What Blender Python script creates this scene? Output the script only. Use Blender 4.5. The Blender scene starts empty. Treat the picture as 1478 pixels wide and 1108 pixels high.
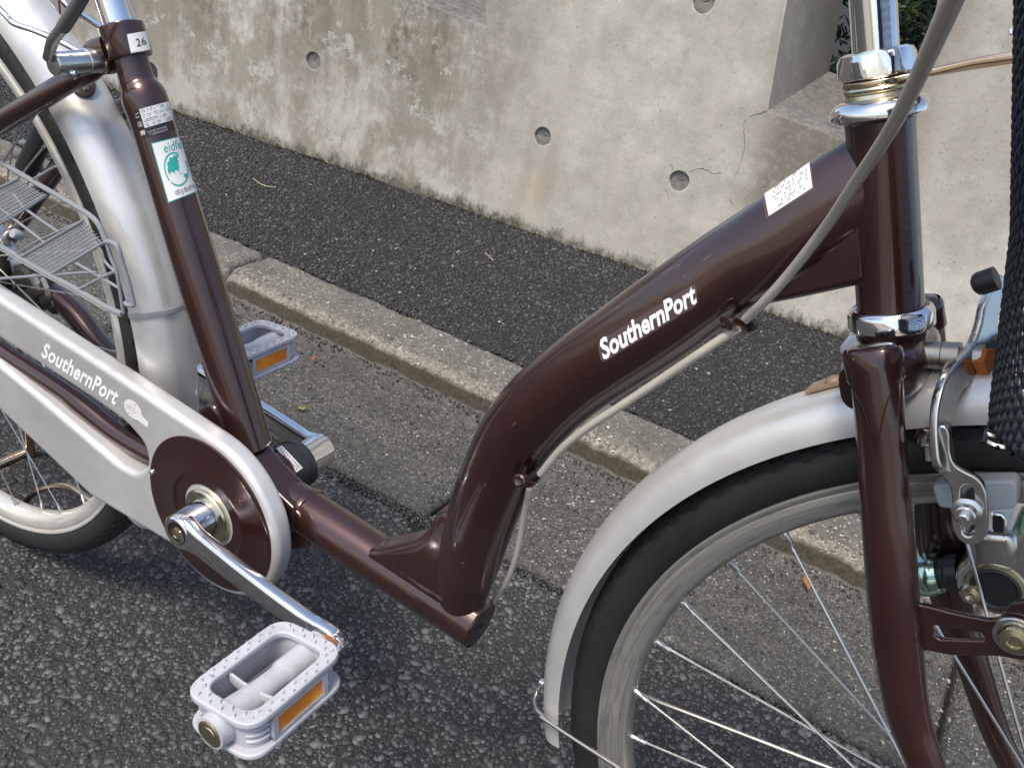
import bpy, bmesh, math, random
import numpy as np
from mathutils import Vector, Matrix
from mathutils.bvhtree import BVHTree
from mathutils import noise as mnoise
random.seed(7); rng = np.random.default_rng(7)
sc = bpy.context.scene
COL = sc.collection
PI = math.pi

# ------------------------------------------------------------------ camera
CAM = np.array([0.45724912, -0.45934141, 0.8073283])
YAW, PITCH, ROLL, FPX = -0.46986036, 0.52509851, 0.1986248, 1299.85
PW, PH = 1478., 1108.
def cam_axes():
    cy, sy, cp, sp = math.cos(YAW), math.sin(YAW), math.cos(PITCH), math.sin(PITCH)
    f = np.array([sy*cp, cy*cp, -sp]); r = np.array([cy, -sy, 0.]); u = np.cross(r, f)
    cr, sr = math.cos(ROLL), math.sin(ROLL)
    return cr*r+sr*u, -sr*r+cr*u, f
CR, CU, CF = cam_axes()
cam = bpy.data.cameras.new('camera'); camo = bpy.data.objects.new('camera', cam); COL.objects.link(camo)
camo.matrix_world = Matrix(((CR[0], CU[0], -CF[0], CAM[0]), (CR[1], CU[1], -CF[1], CAM[1]), (CR[2], CU[2], -CF[2], CAM[2]), (0, 0, 0, 1)))
cam.sensor_fit = 'HORIZONTAL'; cam.sensor_width = 36; cam.lens = 36*FPX/PW
cam.clip_start = 0.02; cam.clip_end = 500
sc.camera = camo

# ------------------------------------------------------------------ world, sun, exposure
SUN_EL, SUN_AZ = math.radians(62), math.radians(262)   # azimuth of the direction towards the sun, from +x anticlockwise
w = bpy.data.worlds.new('World'); sc.world = w; w.use_nodes = True
nt = w.node_tree; bg = nt.nodes['Background']
sky = nt.nodes.new('ShaderNodeTexSky'); sky.sky_type = 'NISHITA'; sky.sun_disc = False
sky.sun_elevation = SUN_EL; sky.sun_rotation = PI/2-SUN_AZ
sky.air_density = 1.0; sky.dust_density = 2.5; sky.ozone_density = 1.0
nt.links.new(sky.outputs[0], bg.inputs[0]); bg.inputs[1].default_value = 0.15
sl = bpy.data.lights.new('sun', 'SUN'); sl.energy = 2.3; sl.angle = math.radians(17); sl.color = (1, .90, .76)
so = bpy.data.objects.new('sun', sl); COL.objects.link(so); so.location = (-2, -3, 5)
sd = Vector((math.cos(SUN_EL)*math.cos(SUN_AZ), math.cos(SUN_EL)*math.sin(SUN_AZ), math.sin(SUN_EL)))
so.rotation_euler = sd.to_track_quat('Z', 'Y').to_euler()
sc.view_settings.view_transform = 'Standard'; sc.view_settings.look = 'None'
sc.view_settings.gamma = 1; sc.view_settings.use_curve_mapping = False
sc.view_settings.exposure = 0.74

# ------------------------------------------------------------------ survey helpers: photo point -> point on a real plane
def ray(u, v): return CF*FPX + CR*(u-PW/2) - CU*(v-PH/2)
def onplane(u, v, O, N):
    d = ray(u, v); t = ((np.asarray(O)-CAM)@N)/(d@N); return Vector(CAM+t*d)
def at(u, v, Y=0.): return onplane(u, v, (0, Y, 0), np.array([0, 1., 0]))
def atz(u, v, z=0.): return onplane(u, v, (0, 0, z), np.array([0, 0, 1.]))
HTH = 1.15276735; HAX = Vector((-math.cos(HTH), 0, math.sin(HTH))); HA = Vector((0.35475, 0, .8)); STEER = -0.06767
SM = Matrix.Translation(HA) @ Matrix.Rotation(STEER, 4, HAX) @ Matrix.Translation(-HA)
def S(p): return SM @ Vector(p)
SN = np.array((SM.to_3x3() @ Vector((0, 1, 0)))[:])
def ats(u, v, Y=0.): return onplane(u, v, np.array(S((0.4, Y, .6))[:]), SN)     # on the steered plane
def width(a, b, Y=0., f=at):
    m = f((a[0]+b[0])/2, (a[1]+b[1])/2, Y); d = np.linalg.norm(np.array(m[:])-CAM)
    da, db = ray(*a), ray(*b); da /= np.linalg.norm(da); db /= np.linalg.norm(db)
    return m, d*math.sin(math.acos(float(da@db))/2)      # centre, radius

# ------------------------------------------------------------------ materials
MATS = {}
class N:
    def __init__(s, name):
        s.m = bpy.data.materials.new(name); s.m.use_nodes = True; s.nt = s.m.node_tree
        s.b = s.nt.nodes['Principled BSDF']; MATS[name] = s.m
        s.tc = s.nt.nodes.new('ShaderNodeTexCoord')
    def n(s, t, **k):
        x = s.nt.nodes.new('ShaderNode'+t)
        for a, v in k.items():
            if a.startswith('i_'):
                key = a[2:].replace('_', ' ')
                x.inputs[key].default_value = v
            else: setattr(x, a, v)
        return x
    def l(s, a, b): s.nt.links.new(a, b)
    def coord(s, scale=(1, 1, 1), loc=(0, 0, 0), rot=(0, 0, 0)):
        mp = s.n('Mapping'); mp.inputs['Scale'].default_value = scale; mp.inputs['Location'].default_value = loc; mp.inputs['Rotation'].default_value = rot
        s.l(s.tc.outputs['Object'], mp.inputs[0]); return mp.outputs[0]
    def noise(s, scale, detail=4, rough=.55, vec=None, dist=0.):
        x = s.n('TexNoise'); x.inputs['Scale'].default_value = scale; x.inputs['Detail'].default_value = detail
        x.inputs['Roughness'].default_value = rough; x.inputs['Distortion'].default_value = dist
        s.l(vec or s.tc.outputs['Object'], x.inputs['Vector']); return x.outputs[0]
    def voro(s, scale, feature='F1', out='Distance', vec=None):
        x = s.n('TexVoronoi'); x.feature = feature; x.inputs['Scale'].default_value = scale
        s.l(vec or s.tc.outputs['Object'], x.inputs['Vector']); return x.outputs[out]
    def ramp(s, inp, stops, interp='LINEAR'):
        x = s.n('ValToRGB'); cr = x.color_ramp; cr.interpolation = interp
        while len(cr.elements) < len(stops): cr.elements.new(.5)
        for e, (p, c) in zip(cr.elements, stops):
            e.position = p; e.color = (c, c, c, 1) if not hasattr(c, '__len__') else (*c, 1)
        s.l(inp, x.inputs[0]); return x.outputs[0]
    def mix(s, fac, a, b, mode='MIX'):
        x = s.n('Mix'); x.data_type = 'RGBA'; x.blend_type = mode
        for i, v in ((0, fac), (6, a), (7, b)):
            if hasattr(v, 'is_output'): s.l(v, x.inputs[i])
            elif i == 0: x.inputs[0].default_value = v
            else: x.inputs[i].default_value = (*v, 1)
        return x.outputs[2]
    def math(s, op, a, b=0.):
        x = s.n('Math'); x.operation = op
        for i, v in ((0, a), (1, b)):
            if hasattr(v, 'is_output'): s.l(v, x.inputs[i])
            else: x.inputs[i].default_value = v
        return x.outputs[0]
    def bump(s, h, strength=.3, dist=.001, nrm=None):
        x = s.n('Bump'); x.inputs['Strength'].default_value = strength; x.inputs['Distance'].default_value = dist
        s.l(h, x.inputs['Height'])
        if nrm: s.l(nrm, x.inputs['Normal'])
        return x.outputs[0]
    def set(s, **k):
        for a, v in k.items():
            key = a.replace('_', ' ')
            if key == 'Color': key = 'Base Color'
            if hasattr(v, 'is_output'): s.l(v, s.b.inputs[key])
            else: s.b.inputs[key].default_value = (*v, 1) if hasattr(v, '__len__') and len(v) == 3 else v
        return s.m

def paint_brown():
    m = N('brown_paint'); fl = m.voro(2600, out='Color')
    base = m.mix(m.ramp(m.noise(7, 3), [(.35, 0.), (.7, 1.)]), (.034, .0102, .0078), (.046, .0142, .0108))
    sp = m.ramp(m.noise(420, 1, .3), [(.83, 0.), (.85, 1.)])
    scr = m.noise(14, 2, .4, m.coord((40, 1.4, 3), rot=(.4, .7, .3)))
    dust = m.ramp(m.noise(3.5, 5, .65), [(.45, 0.), (.8, .22)])
    c = m.mix(sp, base, (.30, .25, .23)); c = m.mix(dust, c, (.13, .10, .085))
    r = m.math('ADD', m.ramp(m.noise(25, 5, .7), [(.3, .24), (.75, .36)]), m.ramp(scr, [(.66, 0.), (.72, .12)]))
    bp = m.bump(m.noise(900, 2), .02, .0003)
    m.set(Color=c, Metallic=.55, Roughness=.38, Coat_Weight=1., Coat_Roughness=.045, Normal=bp)
    m.l(r, m.b.inputs['Roughness']); cr = m.ramp(m.noise(18, 6, .7), [(.3, .06), (.8, .18)]); m.l(cr, m.b.inputs['Coat Roughness'])
paint_brown()
def metal(name, col, rough, met=1., rust=None, rustcol=(.22, .075, .02), grime=0., scratch=True, coat=0.):
    m = N(name); c = m.mix(m.ramp(m.noise(22, 5, .65), [(.35, 0.), (.7, 1.)]), col, tuple(x*.92 for x in col))
    R = m.ramp(m.noise(45, 5, .7), [(.3, max(rough*.75, .02)), (.75, min(rough*1.5+.03, 1.))])
    M = None
    if rust:
        rm = m.ramp(m.noise(38, 6, .7), [(rust, 0.), (rust+.09, 1.)])
        c = m.mix(rm, c, rustcol); M = m.math('SUBTRACT', met, m.math('MULTIPLY', rm, met*.85)); R = m.math('ADD', R, m.math('MULTIPLY', rm, .4))
    if grime:
        gm = m.ramp(m.noise(9, 3, .5), [(.45, 0.), (.8, grime)]); c = m.mix(gm, c, (.12, .095, .07))
    m.set(Color=c, Metallic=met, Roughness=R, Coat_Weight=coat, Normal=m.bump(m.noise(500, 3), .04, .0003))
    if M: m.l(M, m.b.inputs['Metallic'])
    return m.m
metal('silver_paint', (.63, .625, .605), .34, .48, grime=.22, coat=.4)
metal('chrome', (.80, .80, .80), .07, rust=.72, rustcol=(.25, .12, .05), grime=.25)
metal('zinc', (.62, .62, .60), .26, rust=.72, grime=.3)
metal('aluminium', (.62, .61, .58), .36, .85, grime=.3)
metal('satin_chrome', (.66, .65, .61), .20, rust=.74, rustcol=(.25, .14, .06), grime=.3)
metal('spoke_steel', (.66, .66, .64), .25, grime=.15)
metal('gold_steel', (.62, .48, .33), .22, rust=.66, rustcol=(.28, .12, .05), grime=.3)
metal('brass_zinc', (.62, .56, .40), .25, rust=.74, grime=.2)
metal('tan_zinc', (.42, .40, .34), .30, rust=.60, rustcol=(.25, .15, .08), grime=.5)
metal('warm_steel', (.66, .60, .50), .24, rust=.70, rustcol=(.24, .13, .06), grime=.4)
metal('green_zinc', (.42, .58, .48), .16, grime=.1)
metal('rust_metal', (.30, .12, .05), .6, .25, rust=.45, rustcol=(.33, .10, .02))
metal('tan_steel', (.42, .30, .20), .45, .6, rust=.55, rustcol=(.30, .15, .07))
def plastic(name, col, rough=.5, bumps=.1, dirt=.2, sub=0., spec=.5):
    m = N(name); c = m.mix(m.ramp(m.noise(26, 6, .7), [(.45, 0.), (.8, dirt)]), col, tuple(x*.45 for x in col))
    R = m.ramp(m.noise(60, 4), [(.3, rough*.85), (.8, min(1, rough*1.25))])
    m.set(Color=c, Roughness=R, Normal=m.bump(m.noise(700, 3), bumps, .0004), Subsurface_Weight=sub)
    m.b.inputs['Subsurface Radius'].default_value = (.004, .004, .004)
    return m.m
plastic('pedal_plastic', (.40, .415, .45), .5, .25, .85)
plastic('guard_plastic', (.20, .215, .235), .5, .1)
plastic('black_plastic', (.018, .018, .02), .42)
plastic('dark_sleeve', (.09, .085, .08), .45)
plastic('basket_plastic', (.016, .020, .028), .24, .1, .1)
plastic('pad_rubber', (.36, .39, .42), .6, .2, .4)
plastic('cable_vinyl', (.36, .335, .285), .35, .05, .45)
plastic('green_plastic', (.35, .55, .36), .5)
plastic('white_print', (.78, .78, .78), .35, 0., .05)
plastic('label_white', (.66, .66, .65), .35, 0., .10)
plastic('label_black', (.012, .012, .012), .3, 0.)
plastic('label_grey', (.075, .05, .05), .22, 0.)
plastic('print_grey', (.16, .15, .17), .4, 0.)
plastic('scuff', (.16, .12, .11), .5, 0.)
plastic('print_teal', (.02, .33, .27), .35, 0.)
plastic('print_cream', (.55, .50, .43), .35, 0.)
def rimmat(name, ca, cb_, met, r0, r1):
    m = N(name); A = m.n('Attribute'); A.attribute_name = 'ringpos'; mp = m.n('Mapping'); m.l(A.outputs['Vector'], mp.inputs[0]); mp.inputs['Scale'].default_value = (900, 500, 3.2)
    st = m.noise(1., 5, .7, mp.outputs[0]); mp2 = m.n('Mapping'); m.l(A.outputs['Vector'], mp2.inputs[0]); mp2.inputs['Scale'].default_value = (260, 200, 14)
    pa = m.noise(1., 4, .65, mp2.outputs[0]); c = m.mix(m.ramp(st, [(.35, 0.), (.65, 1.)]), ca, cb_); c = m.mix(m.ramp(pa, [(.52, 0.), (.66, .5)]), c, tuple(x*.55 for x in ca))
    m.set(Color=c, Metallic=met, Roughness=m.ramp(st, [(.3, r0), (.7, r1)]), Normal=m.bump(st, .12, .0003))
rimmat('rear_rim_steel_lit', (.66, .64, .58), (.84, .81, .74), .6, .26, .42); rimmat('front_rim_steel_shaded', (.30, .29, .27), (.46, .45, .42), .68, .26, .40)  # same rim steel twice: bright light painted into rear copy, shade into front
def rubber():
    m = N('tyre_rubber'); c = m.mix(m.ramp(m.noise(13, 7, .7), [(.4, 0.), (.75, .5)]), (.008, .008, .008), (.022, .021, .019))
    fi = m.noise(12, 5, .6, m.coord((6, 6, 1.)))
    m.set(Color=c, Roughness=m.ramp(fi, [(.3, .55), (.8, .8)]), Normal=m.bump(m.noise(400, 4, .7), .25, .0006))
rubber()
def reflector():
    m = N('amber_reflector'); v = m.voro(900, 'DISTANCE_TO_EDGE')
    c = m.mix(m.ramp(m.noise(22, 2), [(.45, 0.), (.6, 1.)]), (.70, .19, .004), (1., .38, .008))
    m.set(Color=c, Roughness=.22, Coat_Weight=1., Coat_Roughness=.05, Normal=m.bump(v, .6, .0005), Metallic=.1)
reflector()
def concrete_wall():
    m = N('wall_concrete')
    at_ = m.n('Attribute'); at_.attribute_name = 'wallpos'; sx = m.n('SeparateXYZ'); m.l(at_.outputs['Vector'], sx.inputs[0])
    s, z = sx.outputs[0], sx.outputs[1]                         # metres along the wall and up it
    big = m.noise(2.3, 5, .6); med = m.noise(11, 6, .68); fin = m.noise(75, 5, .7)
    streak = m.noise(5.5, 5, .62, m.coord((2.6, 2.6, .33)))
    c = m.mix(m.ramp(big, [(.32, 0.), (.68, 1.)]), (.41, .385, .335), (.60, .575, .51))
    c = m.mix(m.ramp(med, [(.42, 0.), (.60, .5)]), c, (.31, .295, .255))
    pale = m.ramp(m.noise(8.5, 6, .72, m.coord((1, 1, .8), loc=(3, 1, 2))), [(.52, 0.), (.62, .4)]); c = m.mix(pale, c, (.56, .55, .51))
    # weathering: dirt that ran down from the coping on the low left part, algae at the foot
    left = m.ramp(s, [(0, 1.), (1, 0.)]); left.node.color_ramp.elements[0].position = 0.
    mr = m.n('MapRange'); m.l(s, mr.inputs[0]); mr.inputs[1].default_value = -.62; mr.inputs[2].default_value = -.28; mr.inputs[3].default_value = 1; mr.inputs[4].default_value = .12
    mt = m.n('MapRange'); m.l(m.math('ADD', z, m.math('MULTIPLY', m.math('SUBTRACT', big, .5), .5)), mt.inputs[0]); mt.inputs[1].default_value = .06; mt.inputs[2].default_value = .36; mt.inputs[3].default_value = .15; mt.inputs[4].default_value = 1
    d = m.math('MULTIPLY', m.math('MULTIPLY', mr.outputs[0], mt.outputs[0]), m.ramp(streak, [(.34, .22), (.56, 1.)]))
    d = m.math('MULTIPLY', d, m.ramp(m.noise(34, 5, .75), [(.33, .35), (.58, 1.)]))
    c = m.mix(d, c, (.12, .105, .075))
    c = m.mix(m.math('MULTIPLY', mr.outputs[0], m.ramp(m.noise(7, 6, .75, m.coord((1, 1, .6), loc=(7, 3, 1))), [(.44, 0.), (.54, .7)])), c, (.20, .18, .135))
    c = m.mix(m.math('MULTIPLY', mr.outputs[0], m.ramp(m.noise(13, 7, .8, m.coord(loc=(2, 8, 4))), [(.56, 0.), (.60, .75)])), c, (.46, .45, .41))
    m2 = m.n('MapRange'); m.l(s, m2.inputs[0]); m2.inputs[1].default_value = .12; m2.inputs[2].default_value = .20; m2.inputs[3].default_value = 0; m2.inputs[4].default_value = 1
    m3 = m.n('MapRange'); m.l(s, m3.inputs[0]); m3.inputs[1].default_value = .38; m3.inputs[2].default_value = .50; m3.inputs[3].default_value = 1; m3.inputs[4].default_value = 0
    m4 = m.n('MapRange'); m.l(m.math('ADD', z, m.math('MULTIPLY', m.math('SUBTRACT', med, .5), .3)), m4.inputs[0]); m4.inputs[1].default_value = .18; m4.inputs[2].default_value = .34; m4.inputs[3].default_value = 0; m4.inputs[4].default_value = 1
    d2 = m.math('MULTIPLY', m.math('MULTIPLY', m2.outputs[0], m3.outputs[0]), m4.outputs[0]); d2 = m.math('MULTIPLY', d2, m.ramp(fin, [(.3, .6), (.5, 1.)]))
    c = m.mix(d2, c, (.15, .13, .10))
    # foot: the pavement falls slightly along the wall
    zz = m.math('ADD', z, m.math('MULTIPLY', m.math('SUBTRACT', m.noise(34, 7, .8, m.coord((1, 1, .4))), .5), .13))
    mf = m.n('MapRange'); m.l(zz, mf.inputs[0]); mf.inputs[1].default_value = .050; mf.inputs[2].default_value = .074; mf.inputs[3].default_value = 1; mf.inputs[4].default_value = 0
    foot = m.math('MULTIPLY', mf.outputs[0], m.ramp(fin, [(.3, .45), (.55, 1.)]))
    c = m.mix(foot, c, (.065, .058, .038))
    zt = m.math('ADD', m.math('ADD', z, m.math('MULTIPLY', s, .094)), m.math('MULTIPLY', m.math('SUBTRACT', fin, .5), .05))
    tf = m.n('MapRange'); m.l(zt, tf.inputs[0]); tf.inputs[1].default_value = .385; tf.inputs[2].default_value = .425; tf.inputs[3].default_value = 0; tf.inputs[4].default_value = 1
    c = m.mix(m.math('MULTIPLY', m.math('MULTIPLY', tf.outputs[0], mr.outputs[0]), .55), c, (.11, .10, .08))
    def spot(s0, z0, ws, wz):
        a = m.math('DIVIDE', m.math('SUBTRACT', s, s0), ws); b = m.math('DIVIDE', m.math('SUBTRACT', z, z0), wz)
        r2 = m.math('ADD', m.math('MULTIPLY', a, a), m.math('MULTIPLY', b, b)); r2 = m.math('ADD', r2, m.math('MULTIPLY', m.math('SUBTRACT', med, .5), 3.)); return m.ramp(r2, [(.0, 1.), (1., 0.)])
    c = m.mix(m.math('MULTIPLY', spot(-.300, .13, .035, .10), .38), c, (.47, .38, .25)); c = m.mix(m.math('MULTIPLY', spot(-.275, .19, .03, .12), .45), c, (.24, .20, .15)); c = m.mix(m.math('MULTIPLY', spot(-.33, .22, .02, .12), .35), c, (.26, .22, .17))
    # ochre lichen near the coping and below the second hole
    lic = m.math('MULTIPLY', m.ramp(m.voro(19, vec=m.coord((1, 1, 1), loc=(.3, .1, .2))), [(.14, 1.), (.2, 0.)]), m.math('MULTIPLY', m.ramp(m.noise(4, 1, vec=m.coord((1, 1, 1), loc=(5, 2, 1))), [(.52, 0.), (.56, .7)]), m.math('MULTIPLY', tf.outputs[0], mr.outputs[0])))
    c = m.mix(lic, c, (.36, .20, .05))
    pits = m.ramp(m.voro(58), [(.055, 1.), (.10, 0.)]); pits = m.math('MULTIPLY', pits, m.ramp(m.noise(30, 2, vec=m.coord(loc=(1, 4, 2))), [(.56, 0.), (.6, 1.)]))
    c = m.mix(m.math('MULTIPLY', pits, .75), c, (.07, .065, .05))
    fl = m.ramp(m.noise(190, 3, .6), [(.63, 0.), (.68, .55)]); c = m.mix(fl, c, (.13, .12, .10))
    G = m.n('NewGeometry'); gx = m.n('SeparateXYZ'); m.l(G.outputs['True Normal'], gx.inputs[0])
    upf = m.math('MULTIPLY', m.ramp(gx.outputs[2], [(.5, 0.), (.75, 1.)]), m.ramp(med, [(.3, .75), (.6, 1.)])); c = m.mix(upf, c, m.mix(m.ramp(fin, [(.4, 0.), (.62, 1.)]), (.07, .07, .07), (.15, .148, .14)))
    lv_ = m.ramp(m.noise(3.3, 7, .7, m.coord((1, 1, 1.3), loc=(9, 2, 5))), [(.42, 0.), (.60, .28)]); c = m.mix(lv_, c, (.26, .24, .20))
    h = m.math('SUBTRACT', m.math('ADD', m.math('MULTIPLY', med, .5), m.math('MULTIPLY', fin, .35)), m.math('MULTIPLY', pits, .8))
    m.set(Color=c, Roughness=.88, Normal=m.bump(h, .55, .004))
concrete_wall()
def stone_tint(name, a, b, rough=.8, bright=(.45, .44, .42), hi=.92):
    m = N(name); A = m.n('Attribute'); A.attribute_name = 'tint'; f = A.outputs['Fac']
    c = m.ramp(f, [(0., tuple(a)), (.6, tuple(b)), (hi, tuple(x*1.9 for x in b)), (hi+.05, tuple(x*3.2 for x in b)), (1., tuple(bright))])
    sx_ = f
    c = m.mix(m.ramp(m.noise(260, 4, .7), [(.4, 0.), (.75, .5)]), c, tuple(x*.7 for x in a))
    m.set(Color=c, Roughness=rough, Normal=m.bump(m.noise(600, 4, .7), .4, .0006))
stone_tint('road_aggregate', (.016, .0161, .0163), (.068, .068, .067), .6, hi=.955)
stone_tint('pavement_aggregate', (.011, .0115, .013), (.042, .043, .043), .5, hi=.93)
def asphalt(name, a, b):
    m = N(name); v = m.voro(210, 'F1', 'Color'); vd = m.voro(210); n1 = m.noise(3, 5, .6); n2 = m.noise(420, 4, .7)
    c = m.mix(m.ramp(v, [(.2, 0.), (.8, 1.)]), a, b); c = m.mix(m.ramp(n1, [(.35, 0.), (.7, .5)]), c, tuple(x*1.35 for x in b))
    h = m.math('ADD', m.ramp(vd, [(0., 1.), (.6, 0.)]), m.math('MULTIPLY', n2, .5))
    m.set(Color=c, Roughness=.78, Normal=m.bump(h, .9, .0022))
asphalt('road_asphalt', (.010, .010, .011), (.024, .024, .025)); asphalt('pavement_asphalt', (.010, .010, .011), (.022, .022, .023))
def gutter_mat():
    m = N('gutter_concrete'); P = m.n('Attribute'); P.attribute_name = 'prof'; sx = m.n('SeparateXYZ'); m.l(P.outputs['Vector'], sx.inputs[0])
    f = sx.outputs[0]                                            # 0 road side ... .6 kerb foot ... .75 kerb edge ... 1 back
    n1 = m.noise(5, 5, .65, m.coord((.6, 1.8, 1))); n2 = m.noise(150, 6, .8); n3 = m.noise(28, 5, .7); dw = m.n('VectorMath'); dw.operation = 'ADD'; m.l(m.tc.outputs['Object'], dw.inputs[0])
    dn = m.n('TexNoise'); dn.inputs['Scale'].default_value = 160; m.l(m.tc.outputs['Object'], dn.inputs['Vector']); ds = m.n('VectorMath'); ds.operation = 'SCALE'; m.l(dn.outputs['Color'], ds.inputs[0]); ds.inputs['Scale'].default_value = .006; m.l(ds.outputs[0], dw.inputs[1])
    ch = m.voro(230, 'F1', 'Color', dw.outputs[0]); ch2 = m.voro(420, 'F1', 'Color', dw.outputs[0])
    c = m.ramp(ch, [(.0, (.030, .030, .029)), (.45, (.055, .054, .050)), (.72, (.085, .083, .077)), (.86, (.15, .145, .13)), (1., (.27, .26, .235))])
    c = m.mix(.5, c, m.ramp(ch2, [(.2, (.016, .016, .015)), (.6, (.070, .068, .063)), (.95, (.30, .29, .26))]))
    c = m.mix(m.ramp(n1, [(.40, 0.), (.62, .6)]), c, (.042, .041, .037))
    c = m.mix(m.ramp(n3, [(.55, 0.), (.68, .45)]), c, (.125, .118, .10))
    # kerb: grey worn top, pale edge, damp moss low on the face
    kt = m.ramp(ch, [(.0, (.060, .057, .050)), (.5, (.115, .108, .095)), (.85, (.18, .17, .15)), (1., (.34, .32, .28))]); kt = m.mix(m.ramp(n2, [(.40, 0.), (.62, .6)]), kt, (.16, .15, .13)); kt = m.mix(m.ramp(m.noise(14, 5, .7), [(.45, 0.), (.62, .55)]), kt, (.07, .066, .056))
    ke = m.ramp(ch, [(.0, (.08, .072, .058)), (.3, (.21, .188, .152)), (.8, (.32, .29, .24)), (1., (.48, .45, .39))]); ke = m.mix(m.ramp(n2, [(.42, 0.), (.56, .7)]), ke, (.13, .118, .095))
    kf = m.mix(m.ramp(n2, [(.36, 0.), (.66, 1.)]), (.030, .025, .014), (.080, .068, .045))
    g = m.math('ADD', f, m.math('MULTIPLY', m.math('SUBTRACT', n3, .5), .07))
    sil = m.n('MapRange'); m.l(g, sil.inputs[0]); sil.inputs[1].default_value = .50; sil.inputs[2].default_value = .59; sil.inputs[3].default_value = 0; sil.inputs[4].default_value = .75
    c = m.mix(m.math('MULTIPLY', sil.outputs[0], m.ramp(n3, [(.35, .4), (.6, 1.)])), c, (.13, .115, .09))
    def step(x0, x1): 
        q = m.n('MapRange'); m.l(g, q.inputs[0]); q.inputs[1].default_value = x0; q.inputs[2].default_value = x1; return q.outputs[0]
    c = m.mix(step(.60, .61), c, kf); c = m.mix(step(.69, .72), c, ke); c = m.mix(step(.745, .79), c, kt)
    h = m.math('ADD', m.math('MULTIPLY', n2, .9), m.math('MULTIPLY', m.ramp(ch, [(.0, 0.), (1., 1.)]), .5))
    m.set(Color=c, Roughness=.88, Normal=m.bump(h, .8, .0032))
gutter_mat()
def simple(name, col, rough=.85, sc_=40, amt=.4, bmp=.4):
    m = N(name); c = m.mix(m.ramp(m.noise(sc_, 6, .7), [(.4, 0.), (.75, amt)]), col, tuple(x*.5 for x in col))
    m.set(Color=c, Roughness=rough, Normal=m.bump(m.noise(sc_*4, 5, .7), bmp, .002)); return m.m
simple('bounce_concrete', (.30, .27, .23), .9, 6, .2)
simple('dirt', (.012, .011, .009), .95, 120, .5, .9); simple('slate_tile', (.14, .15, .18), .6, 14, .5); simple('pink_tile', (.26, .21, .21), .7, 20, .3)
simple('joint', (.40, .38, .36)); simple('dead_leaf_mat', (.30, .12, .035), .6, 90, .5); simple('moss', (.045, .045, .018), .95, 120, .6, .9)
simple('yellow_leaf_mat', (.22, .21, .07), .6, 90, .5); simple('plug_mortar', (.20, .19, .165), .9, 60, .6, .8); simple('crack_dark', (.05, .045, .035), .95)
simple('straw', (.34, .30, .20), .7, 60, .3); simple('bark', (.08, .055, .035)); simple('grease', (.018, .015, .012), .4, 60, .5, .8)
def leafmat():
    m = N('leaf_green'); A = m.n('Attribute'); A.attribute_name = 'tint'
    c = m.ramp(A.outputs['Fac'], [(0., (.012, .028, .007)), (.6, (.022, .055, .012)), (1., (.05, .10, .022))])
    m.set(Color=c, Roughness=.42, Normal=m.bump(m.noise(200, 3), .3, .0006))
leafmat()

# ------------------------------------------------------------------ mesh helpers
def tag(o, label=None, cat=None, group=None, kind=None):
    if label: o['label'] = label
    if cat: o['category'] = cat
    if group: o['group'] = group
    if kind: o['kind'] = kind
    return o
def empty(name, loc=(0, 0, 0)):
    o = bpy.data.objects.new(name, None); COL.objects.link(o); o.location = loc; o.empty_display_size = .05; return o
def link(name, me, mat, parent=None, smooth=True, angle=40):
    o = bpy.data.objects.new(name, me); COL.objects.link(o)
    if mat is not None and not me.materials: me.materials.append(MATS[mat])
    if smooth:
        me.polygons.foreach_set('use_smooth', [True]*len(me.polygons))
        try: me.set_sharp_from_angle(angle=math.radians(angle))
        except Exception: pass
    if parent is not None: o.parent = parent
    return o
class MB:
    def __init__(s): s.v = []; s.f = []
    def add(s, v, f):
        k = len(s.v); s.v += [tuple(x) for x in v]; s.f += [tuple(i+k for i in q) for q in f]; return s
    def mesh(s, name='m'):
        me = bpy.data.meshes.new(name); me.from_pydata(s.v, [], s.f); me.validate(); me.update()
        bm = bmesh.new(); bm.from_mesh(me); bmesh.ops.recalc_face_normals(bm, faces=bm.faces); bm.to_mesh(me); bm.free(); return me
    def build(s, name, mat, parent=None, smooth=True, angle=40): return link(name, s.mesh(name), mat, parent, smooth, angle)
def cr(pts, n=8):
    """Catmull-Rom through rows of numbers"""
    P = np.array([list(p) for p in pts], float); out = []
    P = np.vstack([2*P[0]-P[1], P, 2*P[-1]-P[-2]])
    for i in range(1, len(P)-2):
        for k in range(n):
            t = k/n; a, b, c, d = P[i-1], P[i], P[i+1], P[i+2]
            out.append(.5*((2*b)+(c-a)*t+(2*a-5*b+4*c-d)*t*t+(-a+3*b-3*c+d)*t**3))
    out.append(P[-2]); return np.array(out)
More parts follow.
